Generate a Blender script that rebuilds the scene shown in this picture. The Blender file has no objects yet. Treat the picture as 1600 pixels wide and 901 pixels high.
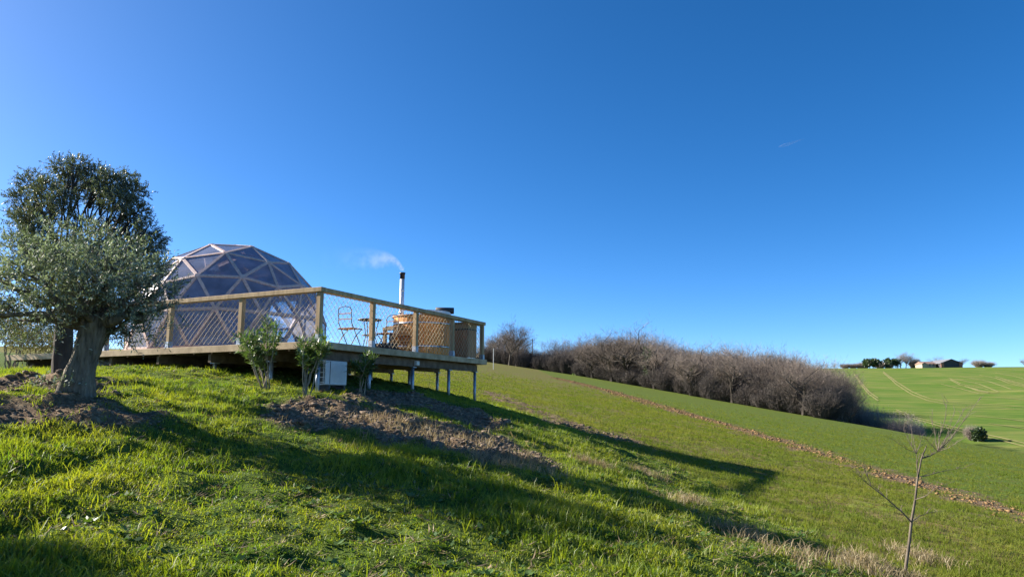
import bpy, math, random
import numpy as np
from mathutils import Vector, Matrix

# ------------------------------------------------------------------ camera, sky, sun, exposure
sc = bpy.context.scene
COL = sc.collection
FPX, PITCH = 1080.0, 0.16            # focal length in pixels of the 1600 px wide photograph, upward tilt
cam_d = bpy.data.cameras.new('camera'); cam = bpy.data.objects.new('camera', cam_d); COL.objects.link(cam)
cam_d.sensor_fit = 'HORIZONTAL'; cam_d.sensor_width = 36.0; cam_d.lens = 36.0 * FPX / 1600.0
cam_d.clip_start = 0.05; cam_d.clip_end = 20000.0
cam.location = (0, 0, 0); cam.rotation_euler = (math.pi / 2 + PITCH, 0, 0)
sc.camera = cam

SUN_AZ = math.radians(74.0)          # degrees to the left of the view direction
SUN_EL = math.radians(27.0)
sun_vec = Vector((-math.sin(SUN_AZ) * math.cos(SUN_EL), math.cos(SUN_AZ) * math.cos(SUN_EL), math.sin(SUN_EL)))
world = bpy.data.worlds.new('World'); sc.world = world; world.use_nodes = True
wn = world.node_tree.nodes; wl = world.node_tree.links
sky = wn.new('ShaderNodeTexSky'); sky.sky_type = 'NISHITA'; sky.sun_disc = False
sky.sun_elevation = SUN_EL; sky.sun_rotation = -SUN_AZ
sky.altitude = 0.0; sky.air_density = 0.5; sky.dust_density = 0.4; sky.ozone_density = 3.0
wn['Background'].inputs['Strength'].default_value = 0.081
hsv = wn.new('ShaderNodeHueSaturation'); hsv.inputs['Saturation'].default_value = 1.28
wl.new(sky.outputs[0], hsv.inputs['Color']); wl.new(hsv.outputs[0], wn['Background'].inputs['Color'])
sun_d = bpy.data.lights.new('sun', 'SUN'); sun_o = bpy.data.objects.new('sun', sun_d); COL.objects.link(sun_o)
sun_d.energy = 5.0; sun_d.angle = math.radians(0.55); sun_d.color = (1.0, 0.93, 0.82)
sun_o.location = (-30, 20, 30)
sun_o.rotation_euler = (-sun_vec).to_track_quat('-Z', 'Y').to_euler()
sc.view_settings.view_transform = 'Standard'; sc.view_settings.look = 'None'
sc.view_settings.exposure = 1.6; sc.view_settings.gamma = 1.0
sc.cycles.max_bounces = 10; sc.cycles.transparent_max_bounces = 24

R = np.random.default_rng(11)
random.seed(5)

# ------------------------------------------------------------------ noise and terrain
def _hash(ix, iy, seed):
    h = (ix.astype(np.int64) * 374761393 + iy.astype(np.int64) * 668265263 + seed * 974634777) & 0xffffffff
    h = ((h ^ (h >> 13)) * 1274126177) & 0xffffffff
    h = ((h ^ (h >> 16)) * 2246822519) & 0xffffffff
    return ((h ^ (h >> 15)) & 0xffffff) / float(0xffffff)
def vnoise(x, y, seed=0):
    x = np.asarray(x, float); y = np.asarray(y, float)
    ix = np.floor(x); iy = np.floor(y); fx = x - ix; fy = y - iy
    fx = fx * fx * (3 - 2 * fx); fy = fy * fy * (3 - 2 * fy)
    a = _hash(ix, iy, seed); b = _hash(ix + 1, iy, seed); c = _hash(ix, iy + 1, seed); d = _hash(ix + 1, iy + 1, seed)
    return (a * (1 - fx) + b * fx) * (1 - fy) + (c * (1 - fx) + d * fx) * fy - 0.5
def fbm(x, y, seed=0, octv=4):
    s = 0; a = 1.0
    for k in range(octv):
        s = s + a * vnoise(x * 2 ** k + 17.3 * k, y * 2 ** k - 9.1 * k, seed + k); a *= 0.5
    return s
def sstep(a, b, x):
    t = np.clip((x - a) / (b - a), 0, 1); return t * t * (3 - 2 * t)

# measured height differences of the grass bank around the deck against the plain slope of the field
BANK = np.array([(-5.3, 8.4, .29), (-6.9, 10.8, .27), (-4.6, 6.9, .12), (-7.0, 13.6, .42), (-8.9, 15, .34), (-5.2, 13.0, .42), (-4.5, 12.4, .40), (-3.6, 12.0, .44),
    (-2.8, 13.3, .48), (-2.2, 15, .54), (-1.5, 16.5, .42), (-.9, 18, .30), (-2.5, 18, .52), (-6, 17, .45), (-8, 19, .3),
    (1.9, 17.5, 0), (3.7, 13.2, -.12), (3.9, 9.5, -.08), (4.1, 6.5, 0), (4.0, 3.5, 0), (0.6, 22, 0), (.5, 19.3, .1), (0.0, 15, .34), (1.2, 12.6, .22), (.3, 10.5, .22),
    (1.8, 10, .10), (1.9, 7.5, .12), (2.9, 10.7, -.05), (0, 7, .22), (1.2, 5.5, .12), (-2, 9, .24), (-3.6, 8, .2), (-1.5, 6, .08), (-9, 9, .1), (-12, 14, .1), (6, 12, 0), (5, 17, -.12), (6.2, 15.5, -.1), (0, 2, 0), (-4, 4, 0), (3.5, 21, 0), (-3, 23, .1), (-13, 20, 0)])
_sg = 2.1
_d2 = ((BANK[:, None, :2] - BANK[None, :, :2]) ** 2).sum(2)
_w = np.linalg.solve(np.exp(-_d2 / (2 * _sg * _sg)) + 0.06 * np.eye(len(BANK)), BANK[:, 2])
def height(x, y):
    x = np.asarray(x, float); y = np.asarray(y, float)
    xe = np.where(x < -6, -6 + 22 * np.tanh((x + 6) * .3 / 22), x)
    ye = np.where(y > 140, 140 + 40 * (1 - np.exp(-(y - 140) / 40)), np.where(y < -20, -20, y))
    F = -1.6 - .15 * xe + .06 * ye
    s = (x - 45) * .957 + (y - 61) * .29
    yy = np.where(y > 330, 330 + 75 * (1 - np.exp(-np.maximum(y - 330, 0) / 75)), np.maximum(y, 70))
    G = -5 + .087 * (yy - 110) - np.maximum(y - 470, 0) * .03 + 1.5 * fbm(x / 120, y / 120, 40, 2)
    w = sstep(0, 28, s)
    z = F * (1 - w) + np.maximum(G, -14) * w - 1.8 * sstep(0, 10, s) * (1 - sstep(14, 45, s))
    near = (np.abs(x) < 22) & (y < 34) & (y > -8)
    if near.any():
        xn = x[near]; yn = y[near]; b = np.zeros(xn.shape)
        for (bx, by, _), wk in zip(BANK, _w):
            b += wk * np.exp(-((xn - bx) ** 2 + (yn - by) ** 2) / (2 * _sg * _sg))
        z[near] += b
    return z
def h1(x, y): return float(height(np.array([x]), np.array([y]))[0])
def pix(px, py, far=900.0):
    """point of the terrain seen at a pixel of the photograph (measuring aid)"""
    X = (px - 800) / FPX; Y = (450.5 - py) / FPX
    d = np.array([X, math.cos(PITCH) - Y * math.sin(PITCH), math.sin(PITCH) + Y * math.cos(PITCH)])
    t = np.concatenate([np.arange(3, 40, .05), np.arange(40, far, .5)])
    P = t[:, None] * d
    below = P[:, 2] < height(P[:, 0], P[:, 1])
    k = int(np.argmax(below)) if below.any() else len(t) - 1
    return P[k]
def ray(px, py, depth):
    """point at a given ground distance y along a pixel's line of sight (measuring aid)"""
    X = (px - 800) / FPX; Y = (450.5 - py) / FPX
    d = Vector((X, math.cos(PITCH) - Y * math.sin(PITCH), math.sin(PITCH) + Y * math.cos(PITCH)))
    return d * (depth / d.y)
def poly_sd(x, y, poly):
    """signed distance, negative inside"""
    d = np.full(x.shape, 1e9); ins = np.zeros(x.shape, bool); n = len(poly)
    for i in range(n):
        ax, ay = poly[i]; bx, by = poly[(i + 1) % n]
        ex, ey = bx - ax, by - ay; L = ex * ex + ey * ey
        t = np.clip(((x - ax) * ex + (y - ay) * ey) / L, 0, 1)
        d = np.minimum(d, np.hypot(x - ax - t * ex, y - ay - t * ey))
        c = ((ay > y) != (by > y)) & (x < (bx - ax) * (y - ay) / (by - ay + 1e-12) + ax)
        ins ^= c
    return np.where(ins, -d, d)
def line_d(x, y, pts):
    d = np.full(x.shape, 1e9)
    for (ax, ay), (bx, by) in zip(pts[:-1], pts[1:]):
        ex, ey = bx - ax, by - ay
        t = np.clip(((x - ax) * ex + (y - ay) * ey) / (ex * ex + ey * ey), 0, 1)
        d = np.minimum(d, np.hypot(x - ax - t * ex, y - ay - t * ey))
    return d
P2 = lambda l: [tuple(pix(*q)[:2]) for q in l]
SOIL_POLYS = [P2([(420, 634), (470, 628), (560, 636), (660, 648), (760, 676), (850, 716), (838, 738), (770, 726), (690, 706), (600, 694), (520, 676), (440, 660)]),
              P2([(-40, 640), (60, 626), (150, 628), (205, 640), (262, 660), (215, 672), (120, 676), (20, 674), (-40, 676)]),
              P2([(-30, 600), (60, 592), (130, 590), (195, 598), (185, 610), (100, 616), (-30, 622)]),
              P2([(560, 612), (640, 618), (760, 650), (820, 676), (760, 674), (650, 640), (570, 628)])]
STRIP = P2([(868, 590), (910, 600), (960, 613), (1050, 640), (1150, 668), (1250, 698), (1400, 745), (1500, 775), (1600, 806), (1720, 846)])
RIM = P2([(765, 612), (800, 630), (850, 650), (900, 664), (950, 680)])
FOOT = [(-60, 60), (-14, 30), (-2.5, 23), (.2, 20), (1.2, 18.5), (2.7, 15.5), (3.3, 13), (3.6, 10), (3.8, 7), (4.0, 4), (4.2, -10)]   # foot of the grass bank
def field_side(x, y):
    fy = np.array([p[1] for p in FOOT])[::-1]; fx = np.array([p[0] for p in FOOT])[::-1]
    return x - np.interp(y, fy, fx)          # > 0 on the crop field
def masks(x, y):
    nz = fbm(x * 1.3, y * 1.3, 3, 4)
    soil = np.zeros(x.shape)
    for i, p in enumerate(SOIL_POLYS):
        soil = np.maximum(soil, sstep(.22, -.18, poly_sd(x, y, p) + nz * .7))
    fs = field_side(x, y)
    soil = np.maximum(soil, .95 * sstep(.95, .1, line_d(x, y, RIM) + nz * 1.2))
    plough = sstep(1.4, .2, line_d(x, y, STRIP) + nz * 1.6)
    field = sstep(-.15, .35, fs + nz * .6)
    return soil, field, plough

# ------------------------------------------------------------------ materials
def mk(name):
    m = bpy.data.materials.new(name); m.use_nodes = True
    nt = m.node_tree; nt.nodes.clear()
    out = nt.nodes.new('ShaderNodeOutputMaterial')
    return m, nt.nodes, nt.links, out
def N(nodes, typ, **kw):
    n = nodes.new(typ)
    for k, v in kw.items():
        if k.startswith('_'): setattr(n, k[1:], v)
        else: n.inputs[k].default_value = v
    return n
def c4(c): return (c[0], c[1], c[2], 1.0)
def pmat(name, c1, c2, scale=6.0, rough=.7, bump=.2, stretch=(1, 1, 1), metallic=0.0, detail=6.0, bdist=.01, spec=.4, rand=.0):
    m, n, l, out = mk(name)
    b = N(n, 'ShaderNodeBsdfPrincipled', Roughness=rough, Metallic=metallic); b.inputs['Specular IOR Level'].default_value = spec
    tc = N(n, 'ShaderNodeTexCoord'); mp = N(n, 'ShaderNodeMapping', Scale=stretch)
    l.new(tc.outputs['Object'], mp.inputs['Vector'])
    nz = N(n, 'ShaderNodeTexNoise', Scale=scale, Detail=detail, Roughness=.62)
    l.new(mp.outputs[0], nz.inputs['Vector'])
    cr = N(n, 'ShaderNodeValToRGB'); cr.color_ramp.elements[0].color = c4(c1); cr.color_ramp.elements[1].color = c4(c2)
    cr.color_ramp.elements[0].position = .32; cr.color_ramp.elements[1].position = .7
    l.new(nz.outputs['Fac'], cr.inputs['Fac'])
    col = cr.outputs['Color']
    if rand > 0:
        oi = N(n, 'ShaderNodeObjectInfo'); hs = N(n, 'ShaderNodeHueSaturation')
        mr = N(n, 'ShaderNodeMapRange'); mr.inputs['To Min'].default_value = 1 - rand; mr.inputs['To Max'].default_value = 1 + rand
        l.new(oi.outputs['Random'], mr.inputs['Value']); l.new(mr.outputs[0], hs.inputs['Value']); l.new(col, hs.inputs['Color']); col = hs.outputs['Color']
    l.new(col, b.inputs['Base Color'])
    if bump > 0:
        bp = N(n, 'ShaderNodeBump', Strength=bump, Distance=bdist)
        l.new(nz.outputs['Fac'], bp.inputs['Height']); l.new(bp.outputs[0], b.inputs['Normal'])
    l.new(b.outputs[0], out.inputs['Surface'])
    return m
def leafmat(name, ca, cb, transl=.45, tcol=None, rough=.45, gloss=.06, back=None, nscale=1.2):
    """thin leaf: diffuse + translucent + a little gloss, colour varied leaf by leaf and in loose patches"""
    m, n, l, out = mk(name)
    geo = N(n, 'ShaderNodeNewGeometry')
    nz = N(n, 'ShaderNodeTexNoise', Scale=nscale, Detail=3.0); l.new(geo.outputs['Position'], nz.inputs['Vector'])
    mr = N(n, 'ShaderNodeMath', _operation='MULTIPLY_ADD'); mr.inputs[1].default_value = .55
    l.new(geo.outputs['Random Per Island'], mr.inputs[0])
    mm = N(n, 'ShaderNodeMath', _operation='MULTIPLY_ADD'); mm.inputs[1].default_value = 1.5; mm.inputs[2].default_value = -.52
    l.new(nz.outputs['Fac'], mm.inputs[0]); l.new(mm.outputs[0], mr.inputs[2])
    mix = N(n, 'ShaderNodeMix', _data_type='RGBA'); mix.clamp_factor = True
    mix.inputs[6].default_value = c4(ca); mix.inputs[7].default_value = c4(cb)
    l.new(mr.outputs[0], mix.inputs[0])
    col = mix.outputs[2]
    if back is not None:
        mb = N(n, 'ShaderNodeMix', _data_type='RGBA'); mb.inputs[7].default_value = c4(back)
        l.new(geo.outputs['Backfacing'], mb.inputs[0]); l.new(col, mb.inputs[6]); col = mb.outputs[2]
    d = N(n, 'ShaderNodeBsdfDiffuse'); t = N(n, 'ShaderNodeBsdfTranslucent'); g = N(n, 'ShaderNodeBsdfGlossy', Roughness=rough)
    l.new(col, d.inputs['Color'])
    tm = N(n, 'ShaderNodeMix', _data_type='RGBA', _blend_type='MULTIPLY'); tm.inputs[0].default_value = 1.0
    tm.inputs[7].default_value = c4(tcol or (1.3, 1.35, .6)); l.new(col, tm.inputs[6]); l.new(tm.outputs[2], t.inputs['Color'])
    a = N(n, 'ShaderNodeMixShader', Fac=transl); l.new(d.outputs[0], a.inputs[1]); l.new(t.outputs[0], a.inputs[2])
    b = N(n, 'ShaderNodeMixShader', Fac=gloss); l.new(a.outputs[0], b.inputs[1]); l.new(g.outputs[0], b.inputs[2])
    l.new(b.outputs[0], out.inputs['Surface'])
    return m

def ground_material():
    m, n, l, out = mk('ground_earth_and_grass')
    b = N(n, 'ShaderNodeBsdfPrincipled', Roughness=.95); b.inputs['Specular IOR Level'].default_value = .04
    geo = N(n, 'ShaderNodeNewGeometry'); pos = geo.outputs['Position']
    def noise(scale, detail=5.0, vec=pos):
        q = N(n, 'ShaderNodeTexNoise', Scale=scale, Detail=detail, Roughness=.65); l.new(vec, q.inputs['Vector']); return q.outputs['Fac']
    def ramp(fac, stops):
        q = N(n, 'ShaderNodeValToRGB'); e = q.color_ramp.elements
        while len(e) < len(stops): e.new(.5)
        for k, (p, c) in enumerate(stops): e[k].position = p; e[k].color = c4(c)
        l.new(fac, q.inputs['Fac']); return q.outputs['Color']
    def mixc(f, a, c):
        q = N(n, 'ShaderNodeMix', _data_type='RGBA'); q.clamp_factor = True
        l.new(f, q.inputs[0]); l.new(a, q.inputs[6]); l.new(c, q.inputs[7]); return q.outputs[2]
    def att(nm):
        q = N(n, 'ShaderNodeAttribute', _attribute_name=nm); return q.outputs['Fac']
    fine = noise(14, 8); mid = noise(1.6, 6); big = noise(.09, 4)
    lawn = ramp(fine, [(.3, (.045, .065, .015)), (.55, (.080, .120, .022)), (.75, (.14, .155, .040))])
    soil = ramp(fine, [(.28, (.065, .043, .028)), (.5, (.16, .11, .068)), (.72, (.30, .23, .15))])
    st = N(n, 'ShaderNodeMapping', Scale=(1, 1, 1)); l.new(pos, st.inputs['Vector'])
    f1 = noise(5.5, 9)
    crop = ramp(f1, [(.34, (.13, .092, .042)), (.44, (.135, .135, .030)), (.58, (.125, .165, .027)), (.75, (.19, .19, .042))])
    crop2 = ramp(f1, [(.34, (.125, .095, .035)), (.48, (.105, .140, .024)), (.62, (.105, .165, .028)), (.78, (.16, .19, .045))])
    # drill rows and hill-side crop
    mp = N(n, 'ShaderNodeMapping', Rotation=(0, 0, .30), Scale=(.10, .9, 1)); l.new(pos, mp.inputs['Vector'])
    rows = noise(.55, 6, mp.outputs[0])
    hill = ramp(rows, [(.34, (.060, .115, .018)), (.48, (.085, .150, .022)), (.58, (.13, .17, .034)), (.70, (.28, .26, .08))])
    hill2 = mixc(ramp(big, [(.42, (0, 0, 0)), (.62, (.7, .7, .7))]), hill, ramp(rows, [(.3, (.10, .14, .035)), (.6, (.17, .18, .05)), (.8, (.30, .26, .10))]))
    blot = ramp(noise(.8, 7), [(.42, (0, 0, 0)), (.62, (.8, .8, .8))])
    brown = ramp(f1, [(.35, (.12, .080, .042)), (.6, (.20, .145, .070)), (.75, (.25, .20, .09))])
    crop = mixc(blot, crop, brown)
    c = mixc(att('green'), crop, crop2)
    c = mixc(att('hill'), c, hill2)
    c = mixc(att('field'), lawn, c)
    c = mixc(att('soil'), c, soil)
    l.new(c, b.inputs['Base Color'])
    bp = N(n, 'ShaderNodeBump', Strength=.9, Distance=.05); l.new(f1, bp.inputs['Height'])
    bp2 = N(n, 'ShaderNodeBump', Strength=.8, Distance=.02); l.new(fine, bp2.inputs['Height']); l.new(bp.outputs[0], bp2.inputs['Normal'])
    l.new(bp2.outputs[0], b.inputs['Normal'])
    l.new(b.outputs[0], out.inputs['Surface'])
    return m

M = {}
M['ground'] = ground_material()
M['soil'] = pmat('turned_soil', (.075, .054, .040), (.27, .21, .155), 22, .95, .6, bdist=.01, spec=.1)
M['clay'] = pmat('ploughed_clay', (.125, .074, .032), (.30, .19, .09), 14, .95, .6, bdist=.01, spec=.1)
M['grass'] = leafmat('grass_blade', (.080, .165, .014), (.29, .31, .032), .5, (1.35, 1.3, .45), .5, .03, nscale=.9)
M['crop'] = leafmat('crop_blade', (.085, .145, .019), (.205, .205, .046), .45, (1.25, 1.25, .5), .5, .0, nscale=.5)
M['straw'] = leafmat('dry_grass', (.22, .17, .09), (.42, .34, .20), .35, (1.1, 1.0, .7), .5, .03)
M['olive_leaf'] = leafmat('olive_leaf', (.050, .070, .034), (.125, .145, .075),   .25, (1.1, 1.25, .6), .5, .06, back=(.30, .33, .27))
M['dark_leaf'] = leafmat('evergreen_leaf', (.060, .078, .048), (.165, .17, .095), .25, (1.1, 1.2, .5), .4, .07, back=(.10, .12, .08))  # leaf tone lightened and greyed to imitate glare near the sun
M['oleander'] = leafmat('oleander_leaf', (.060, .115, .030), (.15, .21, .065), .32, (1.1, 1.25, .5), .3, .10, nscale=3)
M['hedge_leaf'] = leafmat('hedge_leaf', (.06, .075, .02), (.20, .185, .06), .4, (1.2, 1.2, .5), .5, .04)
M['ivy'] = leafmat('ivy_leaf', (.025, .050, .014), (.060, .095, .028), .25, None, .35, .08, nscale=.5)
M['bark'] = pmat('olive_bark', (.050, .042, .033), (.27, .23, .175), 15, .95, 1.0, (1, 1, .22), bdist=.06, spec=.1)
M['dark_bark'] = pmat('dark_bark', (.035, .030, .026), (.10, .085, .07), 9, .95, 1.0, (1, 1, .3), bdist=.03, spec=.1)
M['oak_bark'] = pmat('bare_oak_bark', (.065, .057, .047), (.17, .145, .12), 3, .95, .5, (1, 1, .3), spec=.1)
M['twig'] = pmat('bare_twig', (.12, .098, .080), (.27, .22, .182), .4, .95, 0, spec=.1, rand=.42)  # wide tone spread per tree stands in for lit and shaded crowns
M['scrub'] = pmat('scrub_twig', (.17, .145, .12), (.36, .30, .26), .5, .95, 0, spec=.1, rand=.15)
M['stem'] = pmat('pale_stem', (.16, .13, .09), (.36, .31, .23), 12, .9, .3, (1, 1, .3), spec=.2)
M['deckwood'] = pmat('weathered_deck_wood', (.20, .145, .095), (.44, .34, .225), 7, .8, .25, (1, 1, 9), bdist=.004, spec=.25, rand=.12)
M['deckwood_x'] = pmat('weathered_fascia_wood', (.33, .235, .135), (.60, .45, .28), 5, .8, .3, (1, 1, 1), bdist=.006, spec=.25, rand=.12)
M['beamwood'] = pmat('rough_beam_wood', (.10, .072, .052), (.22, .165, .12), 6, .9, .3, bdist=.005, spec=.15)
M['postwood'] = pmat('railing_wood', (.26, .175, .09), (.52, .37, .205), 10, .75, .25, (1, 1, .15), bdist=.004, spec=.25, rand=.08)
M['galv'] = pmat('galvanised_steel', (.25, .28, .32), (.42, .46, .52), 14, .5, .05, metallic=.75)
M['rope'] = pmat('natural_rope', (.40, .32, .21), (.60, .50, .35), 40, .9, 0, spec=.1)
M['strut'] = pmat('dome_timber', (.42, .29, .25), (.64, .48, .43), 14, .6, .1, spec=.3, rand=.08)
M['cedar'] = pmat('tub_cedar', (.64, .23, .045), (.84, .38, .085), 10, .55, .2, (1, 1, .12), bdist=.004, spec=.35, rand=.14)
M['boards'] = pmat('cabinet_boards', (.30, .145, .07), (.50, .27, .14), 10, .7, .2, (1, 1, .12), bdist=.004, spec=.25, rand=.12)
M['steel'] = pmat('stainless_steel', (.60, .61, .62), (.74, .75, .76), 20, .25, .02, metallic=1.0)
M['flue'] = pmat('brushed_flue_steel', (.55, .56, .58), (.70, .71, .73), 20, .4, .02, metallic=.35)
M['black'] = pmat('black_plastic', (.012, .012, .014), (.03, .03, .033), 20, .5, .05)
M['navy'] = pmat('dark_blue_cloth', (.012, .016, .035), (.03, .036, .07), 12, .8, .2)
M['blackmetal'] = pmat('dark_painted_iron', (.03, .03, .032), (.07, .07, .075), 30, .5, .05, spec=.4)
M['white'] = pmat('white_painted_metal', (.58, .60, .62), (.70, .72, .74), 8, .4, .03, spec=.4)
M['grille'] = pmat('heat_pump_coil', (.02, .022, .025), (.07, .075, .08), 30, .5, .2)
M['vinyl'] = pmat('pale_vinyl', (.60, .60, .58), (.76, .76, .74), 6, .5, .1)
M['canvas'] = pmat('beige_canvas', (.40, .31, .23), (.56, .45, .34), 3, .85, .2, bdist=.01, spec=.15)
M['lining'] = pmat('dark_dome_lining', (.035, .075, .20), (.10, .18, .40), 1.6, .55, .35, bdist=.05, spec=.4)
M['linen'] = pmat('pale_linen', (.50, .50, .52), (.68, .68, .70), 8, .9, .3, bdist=.01)
M['bag'] = pmat('crumpled_pale_plastic', (.40, .44, .52), (.74, .77, .82), 6, .35, .4, bdist=.02)
M['plaster'] = pmat('cream_plaster', (.30, .25, .17), (.42, .35, .25), 2, .9, .1)
M['rooftile'] = pmat('roof_tiles', (.16, .10, .075), (.28, .19, .15), 2, .9, .3)
M['barnwall'] = pmat('dark_barn_cladding', (.030, .028, .032), (.060, .055, .060), 2, .7, .1)
M['barnroof'] = pmat('grey_barn_roof', (.16, .16, .17), (.24, .24, .25), 2, .5, .1)
M['brickred'] = pmat('red_brick', (.26, .11, .07), (.36, .17, .11), 3, .9, .2)
M['window'] = pmat('dark_window', (.02, .025, .03), (.04, .045, .05), 3, .1, 0)
M['track'] = pmat('bare_wheel_track', (.17, .17, .058), (.29, .26, .105), .25, .95, .2, spec=.1)
M['sapwood'] = pmat('sapling_bark', (.07, .058, .045), (.20, .165, .125), 20, .9, .3, (1, 1, .3), spec=.1)
M['pole'] = pmat('pale_pole', (.45, .45, .42), (.6, .6, .57), 5, .7, .1)

def film_material():
    m, n, l, out = mk('clear_dome_film')
    t = N(n, 'ShaderNodeBsdfTransparent', Color=(.88, .91, .97, 1)); g = N(n, 'ShaderNodeBsdfGlossy', Roughness=.08)
    d = N(n, 'ShaderNodeBsdfDiffuse', Color=(.60, .69, .98, 1)); tl = N(n, 'ShaderNodeBsdfTranslucent', Color=(.72, .72, .82, 1))  # milky blue diffuse mixed in to imitate sun glare on the film
    dd = N(n, 'ShaderNodeMixShader', Fac=.5); l.new(d.outputs[0], dd.inputs[1]); l.new(tl.outputs[0], dd.inputs[2])
    tc = N(n, 'ShaderNodeNewGeometry'); nz = N(n, 'ShaderNodeTexNoise', Scale=2.5, Detail=4.0); l.new(tc.outputs['Position'], nz.inputs['Vector'])
    mr = N(n, 'ShaderNodeMapRange'); mr.inputs['From Min'].default_value = .35; mr.inputs['From Max'].default_value = .7
    mr.inputs['To Min'].default_value = .32; mr.inputs['To Max'].default_value = .54; l.new(nz.outputs['Fac'], mr.inputs['Value'])
    a = N(n, 'ShaderNodeMixShader'); l.new(mr.outputs[0], a.inputs[0]); l.new(t.outputs[0], a.inputs[1]); l.new(dd.outputs[0], a.inputs[2])
    fr = N(n, 'ShaderNodeFresnel', IOR=1.45); bp = N(n, 'ShaderNodeBump', Strength=.25, Distance=.03); l.new(nz.outputs['Fac'], bp.inputs['Height'])
    l.new(bp.outputs[0], g.inputs['Normal'])
    b = N(n, 'ShaderNodeMixShader'); l.new(fr.outputs[0], b.inputs[0]); l.new(a.outputs[0], b.inputs[1]); l.new(g.outputs[0], b.inputs[2])
    l.new(b.outputs[0], out.inputs['Surface'])
    return m
M['film'] = film_material()

# ------------------------------------------------------------------ mesh helpers
def tag(o, label=None, cat=None, group=None, kind=None):
    if label: o['label'] = label
    if cat: o['category'] = cat
    if group: o['group'] = group
    if kind: o['kind'] = kind
    return o
def thing(name, label, cat, loc=(0, 0, 0), group=None):
    o = bpy.data.objects.new(name, None); COL.objects.link(o); o.location = loc
    o.empty_display_size = .2
    return tag(o, label, cat, group)
def link(name, me, mat, parent=None):
    if mat is not None and not me.materials: me.materials.append(M[mat] if isinstance(mat, str) else mat)
    o = bpy.data.objects.new(name, me); COL.objects.link(o)
    if parent is not None: o.parent = parent
    return o
def world_of(o):
    v = Vector((0, 0, 0))
    while o is not None: v += o.location; o = o.parent
    return v
def np_mesh(name, V, F, mat, parent=None, attrs=None, smooth=False, local=False):
    """V (n,3), F (m,3 or 4) arrays in world coordinates"""
    V = np.asarray(V, np.float32); F = np.asarray(F, np.int32)
    if parent is not None and not local: V = V - np.array(world_of(parent), np.float32)
    me = bpy.data.meshes.new(name); k = F.shape[1]
    me.vertices.add(len(V)); me.vertices.foreach_set('co', V.ravel())
    me.loops.add(F.size); me.loops.foreach_set('vertex_index', F.ravel())
    me.polygons.add(len(F)); me.polygons.foreach_set('loop_start', np.arange(0, F.size, k, dtype=np.int32))
    me.polygons.foreach_set('loop_total', np.full(len(F), k, np.int32))
    if smooth: me.polygons.foreach_set('use_smooth', np.ones(len(F), bool))
    me.update(calc_edges=True)
    for a, v in (attrs or {}).items():
        at = me.attributes.new(a, 'FLOAT', 'POINT'); at.data.foreach_set('value', np.asarray(v, np.float32))
    return link(name, me, mat, parent)
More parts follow.
